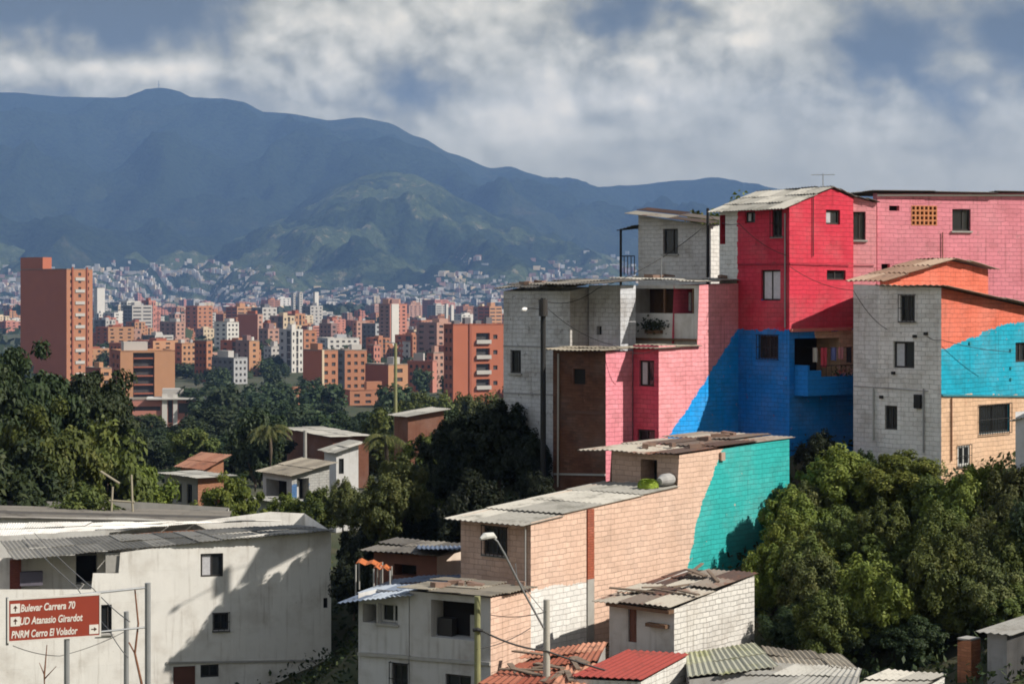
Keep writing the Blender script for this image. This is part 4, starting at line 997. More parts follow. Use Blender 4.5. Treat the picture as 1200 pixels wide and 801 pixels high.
def proto(kind, n, **kw):
    L_ = []
    for i in range(n):
        tz = kw.get('trunk', kw['zlo'])
        me, c = crown_mesh('crown', 100 + 17 * i + len(PROTO) * 7, kw['nclump'], kw['nleaf'], kw['zlo'], kw['leaf'], kw.get('spread', .5), kw.get('clump', (.1, .18)), inner=kw.get('inner', .35), long=kw.get('long', 1.5), zel=kw.get('zel', 1.0))
        me.materials.append(LEAF['green'])
        L_.append((me, trunk_mesh('trunk', i, max(.05, tz), c, kw.get('r', .022))))
    PROTO[kind] = L_
proto('big', 3, nclump=130, nleaf=24000, zlo=.18, leaf=.021, clump=(.05, .12), long=1.7, zel=.5)
proto('airy', 2, nclump=70, nleaf=9000, zlo=.22, leaf=.026, clump=(.05, .12), long=1.7, zel=.5)
proto('bush', 4, nclump=150, nleaf=24000, zlo=.0, leaf=.021, clump=(.045, .105), trunk=.12, long=2.3, inner=.25)
proto('mid', 5, nclump=60, nleaf=6000, zlo=.10, leaf=.036, clump=(.06, .15), long=1.8, zel=.75)
proto('far', 3, nclump=22, nleaf=1100, zlo=.10, leaf=.085, clump=(.14, .22))
TN = [0]
def tree(x, ytop, Y, w, kind, leaf, label, group=None, zbase=None, name='tree', cat='tree', rot=None, depth=None, X=None):
    """tree whose crown is w photo pixels wide and tops out at photo row ytop"""
    TN[0] += 1; r = random.Random(TN[0] * 31)
    p = at(x, ytop, Y); zb = ground_z(p.x, p.y) if zbase is None else zbase
    hgt = max(.6, p.z - zb); W = max(w / K * Y, hgt / (1.25 if kind == 'bush' else 1.7))
    cm, tm = PROTO[kind][TN[0] % len(PROTO[kind])]
    e = empty(name, (p.x, p.y, zb), label, cat, group); e.scale = (W, (depth or W), hgt); e.rotation_euler.z = 0
    q = r.uniform(0, 6.28) if rot is None else rot
    for nm, me in (('trunk', tm), ('crown', cm)):
        o = bpy.data.objects.new(nm, me); COL.objects.link(o); o.parent = e; o.rotation_euler.z = q
        if nm == 'crown':
            o.material_slots[0].link = 'OBJECT'; o.material_slots[0].material = LEAF[leaf]
    return e

# --- large tree at the left
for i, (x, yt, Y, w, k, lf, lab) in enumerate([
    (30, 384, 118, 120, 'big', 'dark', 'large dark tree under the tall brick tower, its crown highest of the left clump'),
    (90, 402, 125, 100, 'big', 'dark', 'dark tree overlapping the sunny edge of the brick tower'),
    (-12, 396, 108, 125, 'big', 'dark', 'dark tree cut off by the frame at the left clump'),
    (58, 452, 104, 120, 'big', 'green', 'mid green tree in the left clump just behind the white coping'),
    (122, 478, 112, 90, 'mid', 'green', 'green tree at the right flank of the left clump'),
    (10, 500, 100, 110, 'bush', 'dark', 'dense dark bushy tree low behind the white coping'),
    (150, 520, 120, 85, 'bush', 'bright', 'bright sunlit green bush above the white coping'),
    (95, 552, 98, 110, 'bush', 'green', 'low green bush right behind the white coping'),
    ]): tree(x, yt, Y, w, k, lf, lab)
mb = MB()
for (p, q) in ((at(154, 556, 96), at(156, 612, 96)), (at(132, 570, 96), at(130, 610, 96)), (at(128, 586, 96), at(158, 588, 96)), (at(118, 552, 96.3), at(140, 566, 96))): mb.tube([p, q], .055, seg=6)
solo(mb, 'dead_branches', plain('dead_wood', (.30, .27, .20)), at(145, 612, 96), 'pale dead branches sticking up behind the white coping', 'branches')

# --- green belt in the valley
belt = [(175, 497, 260, 70, 'mid', 'far'), (220, 490, 280, 70, 'mid', 'far'), (255, 470, 330, 75, 'mid', 'far'), (300, 462, 360, 70, 'mid', 'far'), (325, 500, 240, 70, 'mid', 'yellow'), (270, 505, 230, 80, 'mid', 'far'),
        (345, 474, 340, 60, 'mid', 'far'), (385, 478, 330, 60, 'mid', 'dark'), (420, 474, 330, 60, 'mid', 'far'), (445, 470, 320, 50, 'mid', 'far'), (490, 452, 330, 50, 'mid', 'green'), (520, 455, 310, 50, 'mid', 'green'), (548, 452, 300, 45, 'mid', 'olive'),
        (230, 515, 215, 70, 'mid', 'dark'), (190, 508, 235, 60, 'mid', 'dark'), (300, 520, 200, 50, 'mid', 'dark'), (365, 500, 230, 50, 'mid', 'olive'), (240, 478, 420, 60, 'mid', 'far'), (285, 476, 450, 60, 'mid', 'far'), (400, 500, 210, 60, 'mid', 'dark'), (450, 505, 180, 70, 'mid', 'green'),
        (480, 500, 170, 60, 'mid', 'bright'), (210, 545, 175, 55, 'mid', 'dark'), (255, 550, 165, 60, 'mid', 'dark'), (160, 480, 330, 60, 'mid', 'far'), (575, 452, 290, 40, 'mid', 'olive'), (150, 500, 250, 60, 'mid', 'far'),
        (335, 468, 480, 50, 'mid', 'far'), (380, 466, 470, 50, 'mid', 'far'), (500, 458, 400, 46, 'mid', 'far'), (300, 535, 190, 44, 'mid', 'green'), (430, 492, 240, 54, 'mid', 'far')]
GL = {'far': 'hazy dull green tree in the valley tree belt', 'yellow': 'yellow green tree in the middle of the valley tree belt', 'dark': 'dark green tree in the valley tree belt', 'green': 'mid green tree in the valley tree belt',
      'olive': 'olive green tree in the valley tree belt', 'bright': 'bright sunlit tree on the near side of the valley tree belt'}
for (x, yt, Y, w, k, lf) in belt:
    single = sum(1 for b in belt if b[5] == lf) == 1
    tree(x, yt, Y, w * 1.15, k, lf, GL[lf], None if single else 'valley belt trees, ' + lf, zbase=None)

VH = [(193, 290, 128, 605), (212, 262, 140, 590), (336, 432, 175, 545), (380, 420, 138, 575), (308, 386, 132, 585), (300, 345, 122, 620), (385, 414, 118, 600), (462, 520, 150, 500), (145, 246, 384, 494)]
rb_ = random.Random(3); k = 0
while k < 74:
    Y = rb_.uniform(112, 400); x = rb_.uniform(-30, 585); hgt = rb_.uniform(4.5, 8.5); X = (x - CX) / K * Y
    if X > -7 and Y < 135: continue
    zb = ground_z(X, Y); yt = HY - (zb + hgt) * K / Y; wd = rb_.uniform(4.5, 8) * K / Y
    if any(Y < b[2] + 4 and b[0] - wd * .5 < x < b[1] + wd * .5 and yt < b[3] - 3 for b in VH) or any(abs(Y - b[2]) < 9 and b[0] - wd * .3 < x < b[1] + wd * .3 for b in VH) or abs(x - 357) < wd * .6 or abs(x - 463) < wd * .6 and Y < 200: continue
    lf = rb_.choice(['dark', 'dark', 'far', 'green']); tree(x, yt, Y, wd, 'mid' if Y > 150 else 'bush', lf, GL[lf], 'valley belt trees, ' + lf); k += 1

# palm with a fountain of fronds
for (x, yt, Y, w, lf, lab) in ((303, 592, 113, 46, 'green', 'green bush hiding the wall of the small white valley house'), (338, 572, 113, 42, 'bright', 'bright bush under the sloping pale shelter roof'), (372, 566, 112, 44, 'green', 'green bush at the corner of the pale valley houses'), (402, 556, 108, 40, 'olive', 'olive bush between the pale valley houses and the dark bank'), (222, 596, 116, 34, 'green', 'small green bush at the foot of the cream valley house')):
    tree(x, yt, Y, w, 'bush', lf, lab, zbase=(HY - yt) / K * Y - w / K * Y * 1.6)
tree(1166, 560, 70.6, 80, 'bush', 'dark', 'dark bush in the shade right below the barred beige window', zbase=-9.5)  # added bush, dark leaves stand in for the shadow on bare ground
def palm(x, ytop, ybase, Y, label, w):
    p = at(x, ybase, Y); T_ = at(x, ytop, Y); e = empty('palm_tree', (p.x, p.y, ground_z(p.x, p.y)), label, 'palm')
    mb = MB(); mb.tube([(p.x, p.y, ground_z(p.x, p.y)), (p.x + .1, p.y, (p.z + T_.z) / 2), (T_.x, T_.y, T_.z - .5)], [.2, .15, .12], seg=8); mb.build('trunk', BARK, e)
    mb = MB(); r = random.Random(int(x)); W = w / K * Y / 2
    for k in range(26):
        an = r.uniform(0, 6.28); up = r.uniform(.1, 1.2); pts = []
        for s in range(8):
            q = s / 7; pts.append(Vector((T_.x + math.cos(an) * W * q, T_.y + math.sin(an) * W * q, T_.z - .5 + W * (up * q - (up * .55 + .55) * q * q))))
        for s in range(7):
            for sd in (-1, 1):
                for z_ in range(3):
                    b0 = pts[s].lerp(pts[s + 1], z_ / 3); b1 = pts[s].lerp(pts[s + 1], z_ / 3 + .2); sdv = Vector((-math.sin(an), math.cos(an), 0)) * sd * W * .22 * (1.1 - s / 8); dr = Vector((0, 0, -W * .12))
                    mb.poly([b0, b1, b1 + sdv + dr + (pts[s + 1] - pts[s]) * .4, b0 + sdv + dr + (pts[s + 1] - pts[s]) * .4], 0, None, r.random())
    mb.build('crown', LEAF['olive'], e, merge=False)
palm(316, 497, 560, 165, 'olive palm with drooping fronds beside the brick valley house', 52)
palm(452, 505, 590, 130, 'palm with arching fronds at the edge of the dark bank', 54)
tree(275, 545, 120, 62, 'airy', 'bright', 'young broad leaved tree with an open crown before the orange roofed house', depth=2.6)
tree(238, 585, 112, 50, 'bush', 'bright', 'small bright bush at the foot of the young broad leaved tree')
tree(350, 578, 115, 40, 'bush', 'bright', 'small bright bush under the pale roofed valley house')

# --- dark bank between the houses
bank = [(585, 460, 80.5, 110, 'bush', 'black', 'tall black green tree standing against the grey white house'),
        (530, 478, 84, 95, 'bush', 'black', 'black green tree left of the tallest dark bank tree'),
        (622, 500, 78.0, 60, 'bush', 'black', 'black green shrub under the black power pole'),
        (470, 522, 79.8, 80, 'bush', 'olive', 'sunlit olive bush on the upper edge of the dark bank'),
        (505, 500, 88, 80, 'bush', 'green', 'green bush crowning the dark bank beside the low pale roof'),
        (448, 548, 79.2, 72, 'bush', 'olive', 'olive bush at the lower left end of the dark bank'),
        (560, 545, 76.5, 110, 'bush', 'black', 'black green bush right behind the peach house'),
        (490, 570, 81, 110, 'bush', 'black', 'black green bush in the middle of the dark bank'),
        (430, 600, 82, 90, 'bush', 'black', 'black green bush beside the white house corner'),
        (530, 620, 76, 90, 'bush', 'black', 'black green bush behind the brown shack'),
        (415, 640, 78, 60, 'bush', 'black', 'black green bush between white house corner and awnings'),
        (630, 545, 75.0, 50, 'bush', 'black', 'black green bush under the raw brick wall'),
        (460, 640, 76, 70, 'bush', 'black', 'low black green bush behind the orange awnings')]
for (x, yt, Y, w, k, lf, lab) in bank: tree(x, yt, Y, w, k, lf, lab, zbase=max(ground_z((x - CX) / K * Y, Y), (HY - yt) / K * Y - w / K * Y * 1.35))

# --- bushes on the slope at the right
slope = [(930, 565, 70, 100, 'bush', 'yellow', 'sunlit bush against the shaded turquoise wall end'), (985, 516, 72, 115, 'bush', 'bright', 'broad sunlit bush with top just under the white house wall'),
         (1062, 520, 71, 118, 'bush', 'yellow', 'bright leafy bush below the meter box of the white house'), (905, 630, 66, 70, 'bush', 'bright', 'olive bush beside the small white brick house'),
         (960, 640, 66, 110, 'bush', 'yellow', 'yellow green bush in the middle of the right slope'), (1030, 600, 67, 120, 'bush', 'green', 'green bush in the hollow of the right slope'),
         (1130, 560, 70, 120, 'bush', 'olive', 'olive bush below the beige brick wall'), (1185, 600, 64, 100, 'bush', 'bright', 'bright bush cut off by the frame under the pale grey corner'),
         (1100, 660, 63, 110, 'bush', 'green', 'green bush low on the slope above the brick pillar'), (1180, 680, 61, 90, 'bush', 'green', 'green bush overhanging the grey metal shed'),
         (930, 700, 63, 80, 'bush', 'dark', 'dark bush beside the end of the white brick wall'), (1000, 700, 62.5, 110, 'bush', 'dark', 'dark bush low above the corrugated shed roofs'), (1075, 715, 61, 90, 'bush', 'dark', 'dark bush left of the brick pillar'),
         (960, 500, 75, 60, 'bush', 'black', 'black green shrub under the blue balcony'), (1010, 520, 73.5, 50, 'bush', 'dark', 'dark shrub at the foot of the white house corner'), (1230, 560, 63, 90, 'bush', 'dark', 'dark bush beyond the frame edge')]
for (x, yt, Y, w, k, lf, lab) in slope: tree(x, yt, Y, w, k, lf, lab)
rs_ = random.Random(8)
for k in range(42):
    Y = rs_.uniform(61.5, 73); x = rs_.uniform(885, 1215); X = (x - CX) / K * Y; hgt = rs_.uniform(2.2, 4.2); yt = HY - (ground_z(X, Y) + hgt) * K / Y
    if yt < 532 or (x < 935 and Y < 66) or (Y < 64 and yt > 735): continue
    tree(x, yt, Y, rs_.uniform(60, 105), 'bush', rs_.choice(['olive', 'green', 'bright', 'green', 'bright']), 'leafy bush in the packed thicket on the right slope', 'bushes packed into a thicket on the right slope')
tree(868, 221, 98, 60, 'mid', 'yellow', 'yellow green tree top showing over the red house roof', zbase=-2)
tree(825, 233, 100, 70, 'mid', 'olive', 'olive tree top behind the small white house roof', zbase=-2)

# undergrowth on the slopes: nobody could count it
n = 60000; r = np.random.default_rng(5)
xs = r.uniform(-24, 30, n); ys = r.uniform(54, 104, n)
zs = np.array([ground_z(a, b) for a, b in zip(xs, ys)])
o = r.normal(size=(n, 3)); o[:, 2] = np.abs(o[:, 2]); o /= np.linalg.norm(o, axis=1)[:, None]
pos = np.stack([xs, ys, zs], 1) + np.stack([np.zeros(n), np.zeros(n), r.random(n) * .7], 1)
t1 = np.cross(o, r.normal(size=(n, 3))); t1 /= np.linalg.norm(t1, axis=1)[:, None]; t2 = np.cross(o, t1); s = r.uniform(.06, .17, n)[:, None]
V = np.stack([pos - t1 * s, pos - t2 * s * .5, pos + t1 * s, pos + t2 * s * .5], 1)
me = bpy.data.meshes.new('undergrowth'); me.vertices.add(n * 4); me.vertices.foreach_set('co', V.reshape(-1)); me.loops.add(n * 4); me.loops.foreach_set('vertex_index', np.arange(n * 4, dtype=np.int32)); me.polygons.add(n); me.polygons.foreach_set('loop_start', np.arange(0, n * 4, 4, dtype=np.int32))
ca = me.attributes.new('tint', 'FLOAT', 'CORNER'); ca.data.foreach_set('value', np.repeat(r.random(n), 4).astype(np.float32)); me.update(); me.materials.append(LEAF['dark'])
ob = bpy.data.objects.new('undergrowth', me); COL.objects.link(ob); tag(ob, 'low weeds and creepers covering the slope between the houses', 'undergrowth', kind='stuff')

# ================================================================== HOUSES IN THE VALLEY
def vhouse(label, xl, xc, xr, Y, a, ytop, ybase, wl, wr, roof, seed, Ltop=None, Rtop=None, wins=(), over=(.4, .4, .5, .4), axis='u'):
    h = House('house', label, 'house', xl, xc, xr, Y, a, ytop, min(zat(ybase, Y), ground_z(at(xc, 0, Y).x, Y)) - 1)
    if Ltop: h.top('L', Ltop)
    if Rtop: h.top('R', Rtop)
    for w in wins: h.win(*w)
    h.wall('L', wl); h.wall('R', wr); h.build()
    h.slab_roof(roof, over, seed, wave=.35, axis=axis, rows=2); return h
cream = render_mat('grey_cream_plaster', (.42, .40, .36), .4); oran = block_mat('orange_valley_brick', (.34, .16, .095), .3, .1); brn = block_mat('brown_valley_brick', (.20, .085, .055), .3, .1); pale = render_mat('pale_valley_plaster', (.50, .50, .50), .4); bl = plain('blue_paint', (.10, .18, .35))
vhouse('cream valley house with three tall windows under a shaded eave', 193, 232, 268, 128, 42, 560, 605, cream, oran, 'roof_grey', 201, wins=[('L', 197, 203, 566, 588, 'glass'), ('L', 207, 213, 566, 588, 'glass'), ('L', 219, 225, 567, 590, 'glass'), ('R', 238, 262, 575, 600, 'open', .8)])
vhouse('valley house with a clay orange roof among the trees', 212, 240, 262, 140, 42, 548, 590, oran, oran, 'roof_tile', 202, Rtop=[(240, 548), (262, 536)])
vhouse('brown brick valley house with a flat pale roof edge', 336, 390, 432, 175, 25, 512, 560, brn, brn, 'roof_pale', 203)
vhouse('valley house with a bright pale sheet roof and white wall', 380, 394, 420, 138, 30, 528, 580, pale, pale, 'roof_pale', 204, Rtop=[(394, 529), (420, 520)], wins=[('R', 397, 403, 537, 555, 'glass')])
vhouse('low valley shelter with a long pale sloping roof and blue panels', 308, 342, 386, 132, 38, 556, 605, pale, block_mat('grey_valley_wall', (.36, .36, .35), masks=[((.07, .16, .34), [(-1, 0, -1.4), (0, -1, 12.6)])]), 'roof_tan', 205, Rtop=[(342, 556), (386, 543)], wins=[('L', 312, 336, 562, 585, 'open', 1.0), ('R', 348, 362, 560, 585, 'open', .8)])
vhouse('small white valley house wedged under the bright bushes', 300, 325, 345, 122, 38, 588, 625, pale, pale, 'roof_grey', 206, wins=[('L', 306, 311, 598, 612, 'glass')])
vhouse('low house with a pale roof peeping over the dark bank', 462, 478, 520, 150, 30, 488, 530, brn, brn, 'roof_pale', 208, Rtop=[(478, 488), (520, 480)])
vhouse('low dark roofed house at the foot of the left bushes', 150, 175, 200, 106, 38, 600, 630, brn, cream, 'roof_rust', 209)
# ================================================================== THE CITY
CM = {}
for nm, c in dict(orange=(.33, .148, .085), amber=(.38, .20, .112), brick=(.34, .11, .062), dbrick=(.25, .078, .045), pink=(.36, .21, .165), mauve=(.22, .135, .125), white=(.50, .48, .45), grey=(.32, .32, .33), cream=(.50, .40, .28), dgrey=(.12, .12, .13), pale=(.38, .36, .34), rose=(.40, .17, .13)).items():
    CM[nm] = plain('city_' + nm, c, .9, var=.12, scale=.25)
CM['win'] = plain('city_glass', (.06, .056, .056), .25, var=.4, scale=.8)
CM['roof'] = plain('city_roof', (.26, .23, .20), .9, var=.3, scale=.2)
def dist_for(ybase):
    lo, hi = 120.0, 9000.0
    for _ in range(50):
        m_ = (lo + hi) / 2
        if HY - zg(m_) * K / m_ > ybase: lo = m_
        else: hi = m_
    return (lo + hi) / 2
def grid_face(fc, mb, rows_z, u0, u1, n, wfrac=.5, hfrac=.45, z0=None, ztop=None, dep=.3):
    """openings set into a facade, one per bay and storey"""
    st = (ztop - z0) / rows_z; bay = (u1 - u0) / n; out = []
    for r_ in range(rows_z):
        for i in range(n):
            a = u0 + bay * (i + .5 - wfrac / 2); z = z0 + st * (r_ + .3)
            fc.holes.append([a, a + bay * wfrac, z, z + st * hfrac, dep, 1]); out.append(fc.holes[-1])
    return out
CITY_N = [0]
def block(label, x0, xc, x1, yt, yb, wl, wr, a=40, nl=3, nr=4, fl=None, D=None, group=None, parts=False, extra=None, wf=.5, hf=.45, pent=True, cat='apartment block', blank='', name='apartment_block', strips=()):
    D = D or dist_for(yb); CITY_N[0] += 1; r = random.Random(CITY_N[0])
    zb = min(zg(D), zat(yb, D)) - 2
    h = House(name, label, cat, x0, xc, x1, D, a, yt, zb, group)
    H = h.zt - zb - 2; fl = fl or max(2, round(H / 3.0))
    holes = {}
    for f, n in (('L', nl), ('R', nr)):
        if n and f not in blank and h.F[f].L > 1.5:
            holes[f] = grid_face(h.F[f], None, fl, h.F[f].L * .04, h.F[f].L * .96, n, wf, hf, zb + 2, h.zt - .8, .35)
    for (f, xa, xb, ya, yb_, dp) in strips: h.F[f].hole(xa, xb, ya, yb_, dp, 1)
    for f in 'LREN':
        mb = MB(); h.F[f].draw(mb); mb.build('wall', [CM[wl] if f in 'LN' else CM[wr], CM['win']], h.root)  # left walls mostly take a darker tone, shade put into their colour
    if parts:
        for f in holes:
            for (u0, u1, z0, z1, dp, _) in holes[f]:
                mb = MB(); fc = h.F[f]; t = .12
                fc.bar(mb, u0, u1, z0, z0 + t, -.3, -.15); fc.bar(mb, u0, u1, z1 - t, z1, -.3, -.15); fc.bar(mb, (u0 + u1) / 2 - .06, (u0 + u1) / 2 + .06, z0 + t, z1 - t, -.3, -.16)
                mb.build('window', M['frame_w'], h.root)
    mb = MB(); o = h.Lp - h.v * 0; P = [h.C, h.Rp, h.B, h.Lp]
    mb.poly([(p.x, p.y, h.zt - .35) for p in P]); 
    for i in range(4):
        A, B = P[i], P[(i + 1) % 4]; d = (B - A).normalized(); nn = Vector((-d.y, d.x, 0))
        mb.box((A.x, A.y, h.zt - .36), (B - A), nn * .25, (0, 0, .5))
    mb.build('roof', CM['roof'] if r.random() < .5 else CM[wr], h.root)
    if pent and h.tr > 4 and h.tl > 4:
        w, d_ = h.tr * r.uniform(.25, .45), h.tl * r.uniform(.25, .5); o = h.C + h.u * r.uniform(.1, .5) * h.tr + h.v * r.uniform(.15, .45) * h.tl; o.z = h.zt - .34
        mb = MB(); mb.box(o, h.u * w, h.v * d_, (0, 0, r.uniform(2, 3.6))); mb.build('stair_tower', CM[r.choice([wr, wl, 'pale'])], h.root)
        if r.random() < .6:
            o = o + h.u * w * .2 + h.v * (-d_ * .6 if h.tl * .1 > .5 else .1); mb = MB(); q = h.C + h.u * h.tr * .8 + h.v * h.tl * .4
            mb.tube([(q.x, q.y, h.zt - .35), (q.x, q.y, h.zt + 1.6)], 1.0, seg=10); mb.build('water_tank', CM[r.choice(['dgrey', 'white', 'grey'])], h.root)
    if extra: extra(h)
    return h

# the tall stepped tower on the left
def tower_extra(h):
    L_ = h.F['L']; u = L_.u_at(50); mb = MB(); o = L_.p(0, h.zt - .34, -.02)
    mb.box(o, L_.d * u, -L_.n * (h.tr * .34), (0, 0, zat(301, h.C.y + 3) - h.zt + .34)); mb.build('stair_tower', [CM['brick']], h.root)
    R_ = h.F['R']; mb = MB()
    for x in (84.5, 101.5):
        u = R_.u_at(x); R_.bar(mb, u - .35, u + .35, h.zb, h.zt + .8, .01, .5)
    mb.build('wall_rib', CM['dbrick'], h.root)
    mb = MB()
    for i in range(9):
        z = zat(325 + i * 14, h.C.y); u0, u1 = R_.u_at(88), R_.u_at(99); R_.bar(mb, u0, u1, z - 1.3, z, .02, .35)
    mb.build('balcony', CM['pale'], h.root)
block('tall red brick tower with a stepped top rising behind the left trees', 24, 78, 108.5, 315, 452, 'brick', 'orange', a=52, nl=0, nr=3, extra=tower_extra, pent=False, wf=.35, cat='tower block', name='tower_block')
def wide_extra(h):
    R_ = h.F['R']; mb = MB()
    for i in range(9):
        z = h.zb + 6 + i * 3.0
        if z < h.zt - 1: R_.bar(mb, R_.u_at(157), R_.u_at(180), z, z + .5, -1.3, -.3)
    mb.build('balcony', CM['dbrick'], h.root)
block('sunny orange block with a dark recessed balcony shaft in its face', 130, 141, 205, 411, 476, 'dbrick', 'amber', a=20, nl=2, nr=0, strips=[('R', 156, 181, 413, 474, 1.5)], extra=wide_extra)
block('narrow orange block edge between the left tower and the balcony shaft block', 100, 118, 131, 431, 480, 'dbrick', 'amber', a=40, nl=2, nr=1)
def low_modern(h):
    R_ = h.F['R']; mb = MB(); 
    for xa, xb in ((190, 196), (203, 208)): R_.bar(mb, R_.u_at(xa), R_.u_at(xb), h.zb, zat(462, h.C.y), .02, .8)
    mb.build('column', CM['white'], h.root)
    mb = MB(); R_.bar(mb, R_.u_at(172), R_.u_at(246), zat(468, h.C.y), zat(466, h.C.y), -6, 1.5); mb.build('canopy', CM['white'], h.root)
    mb = MB(); R_.bar(mb, R_.u_at(190), R_.u_at(215), zat(467, h.C.y), zat(456, h.C.y), -6, -1); mb.build('stair_tower', CM['pale'], h.root)
block('low red and white modern building half sunk in the tree belt', 145, 150, 246, 468, 500, 'grey', 'rose', a=8, nl=0, nr=0, strips=[('R', 152, 188, 476, 481, .6), ('R', 209, 225, 472, 484, .6), ('R', 228, 242, 474, 481, .6), ('R', 197, 202, 468, 495, .4)], extra=low_modern, pent=False, cat='office', name='office_building')
def bal_col(xa, xb, y0, y1, n, m='pale'):
    def fn(h):
        R_ = h.F['R']
        for i in range(n):
            y = y0 + (y1 - y0) * i / n; mb = MB(); R_.bar(mb, R_.u_at(xa), R_.u_at(xb), zat(y + 10, h.C.y), zat(y + 5.5, h.C.y), .02, .9); mb.build('balcony', CM[m], h.root)
        mb = MB(); R_.bar(mb, R_.u_at(549.5), R_.u_at(552), h.zb, h.zt + .3, .02, .4); mb.build('wall_rib', CM['dbrick'], h.root)
        for q in range(4):
            o = h.C + h.u * h.tr * (.15 + .2 * q) + h.v * 5; mb = MB(); mb.box((o.x, o.y, h.zt - .3), h.u * 2.2, h.v * 2, (0, 0, 1.5 + q % 2)); mb.build('water_tank', CM['dgrey'], h.root)
    return fn
block('big orange brick building with a column of balconies beside the grey white house', 520, 531, 594, 380, 470, 'dbrick', 'brick', a=30, nl=2, nr=0, D=660, strips=[('R', 558, 574, 390 + 18 * i, 402 + 18 * i, 1.2) for i in range(4)] + [('R', 578, 583, 392 + 18 * i, 397 + 18 * i, .4) for i in range(4)], extra=bal_col(557.5, 574.5, 393, 465, 4), pent=False)
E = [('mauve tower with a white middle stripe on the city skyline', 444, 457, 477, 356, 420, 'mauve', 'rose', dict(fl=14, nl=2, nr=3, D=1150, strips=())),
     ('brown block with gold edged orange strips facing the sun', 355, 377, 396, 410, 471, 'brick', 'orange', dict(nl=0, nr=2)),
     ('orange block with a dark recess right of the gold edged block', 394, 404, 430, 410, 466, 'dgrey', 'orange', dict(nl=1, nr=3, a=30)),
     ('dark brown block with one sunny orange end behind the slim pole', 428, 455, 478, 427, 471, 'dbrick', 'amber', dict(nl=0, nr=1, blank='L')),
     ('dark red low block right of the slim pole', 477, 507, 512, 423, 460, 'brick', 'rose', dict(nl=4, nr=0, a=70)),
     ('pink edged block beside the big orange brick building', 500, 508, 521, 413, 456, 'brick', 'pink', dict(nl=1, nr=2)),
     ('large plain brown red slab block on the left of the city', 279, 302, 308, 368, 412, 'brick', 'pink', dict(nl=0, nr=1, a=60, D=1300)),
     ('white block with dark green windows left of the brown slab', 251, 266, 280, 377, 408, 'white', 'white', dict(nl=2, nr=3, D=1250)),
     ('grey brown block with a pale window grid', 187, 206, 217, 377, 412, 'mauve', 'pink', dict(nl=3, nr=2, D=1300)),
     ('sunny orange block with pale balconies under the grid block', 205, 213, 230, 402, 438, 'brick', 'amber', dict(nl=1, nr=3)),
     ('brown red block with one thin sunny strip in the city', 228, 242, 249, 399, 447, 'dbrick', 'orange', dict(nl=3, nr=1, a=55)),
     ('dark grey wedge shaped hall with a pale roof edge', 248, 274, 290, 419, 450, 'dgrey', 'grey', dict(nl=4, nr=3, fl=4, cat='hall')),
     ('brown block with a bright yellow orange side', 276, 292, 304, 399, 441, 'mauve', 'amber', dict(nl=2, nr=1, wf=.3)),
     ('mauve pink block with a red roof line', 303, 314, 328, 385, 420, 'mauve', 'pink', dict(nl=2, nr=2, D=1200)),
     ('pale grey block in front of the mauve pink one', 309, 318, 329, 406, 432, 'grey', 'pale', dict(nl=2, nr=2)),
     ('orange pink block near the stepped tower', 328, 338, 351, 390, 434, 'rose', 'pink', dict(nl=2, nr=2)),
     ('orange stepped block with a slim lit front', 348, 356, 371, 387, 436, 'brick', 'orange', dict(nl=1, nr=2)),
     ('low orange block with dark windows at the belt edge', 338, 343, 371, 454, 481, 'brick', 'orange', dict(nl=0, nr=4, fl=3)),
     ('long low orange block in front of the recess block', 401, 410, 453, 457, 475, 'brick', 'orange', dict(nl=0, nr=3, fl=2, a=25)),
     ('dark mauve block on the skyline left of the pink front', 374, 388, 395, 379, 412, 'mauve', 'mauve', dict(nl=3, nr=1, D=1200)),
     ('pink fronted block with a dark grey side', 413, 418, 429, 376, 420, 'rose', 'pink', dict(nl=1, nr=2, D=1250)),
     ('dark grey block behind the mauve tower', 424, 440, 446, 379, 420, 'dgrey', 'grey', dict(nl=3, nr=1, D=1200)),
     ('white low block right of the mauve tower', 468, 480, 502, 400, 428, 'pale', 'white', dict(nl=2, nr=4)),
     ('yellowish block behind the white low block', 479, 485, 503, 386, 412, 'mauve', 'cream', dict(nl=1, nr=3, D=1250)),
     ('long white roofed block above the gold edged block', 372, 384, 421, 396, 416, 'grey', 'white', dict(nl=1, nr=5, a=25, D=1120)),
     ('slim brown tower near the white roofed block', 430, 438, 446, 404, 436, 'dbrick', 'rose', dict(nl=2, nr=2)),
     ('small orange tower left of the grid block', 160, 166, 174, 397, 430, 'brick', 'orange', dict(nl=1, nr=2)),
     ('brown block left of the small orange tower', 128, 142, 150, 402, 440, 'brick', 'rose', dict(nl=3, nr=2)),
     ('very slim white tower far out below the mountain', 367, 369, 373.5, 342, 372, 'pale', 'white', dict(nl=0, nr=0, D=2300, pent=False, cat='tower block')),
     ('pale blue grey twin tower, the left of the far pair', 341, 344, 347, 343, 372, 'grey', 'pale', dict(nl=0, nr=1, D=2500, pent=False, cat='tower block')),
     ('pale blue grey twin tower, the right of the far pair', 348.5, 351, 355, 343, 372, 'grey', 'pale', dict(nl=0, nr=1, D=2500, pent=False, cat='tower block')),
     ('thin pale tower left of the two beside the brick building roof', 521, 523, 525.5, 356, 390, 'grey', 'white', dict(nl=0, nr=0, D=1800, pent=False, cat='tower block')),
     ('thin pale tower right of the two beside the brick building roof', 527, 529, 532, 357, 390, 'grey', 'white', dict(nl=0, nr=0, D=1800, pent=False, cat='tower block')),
     ('white tank shaped tower right of the tall stepped tower', 110, 114, 123, 337, 372, 'pale', 'white', dict(nl=0, nr=0, D=2200, pent=False, cat='tower block'))]
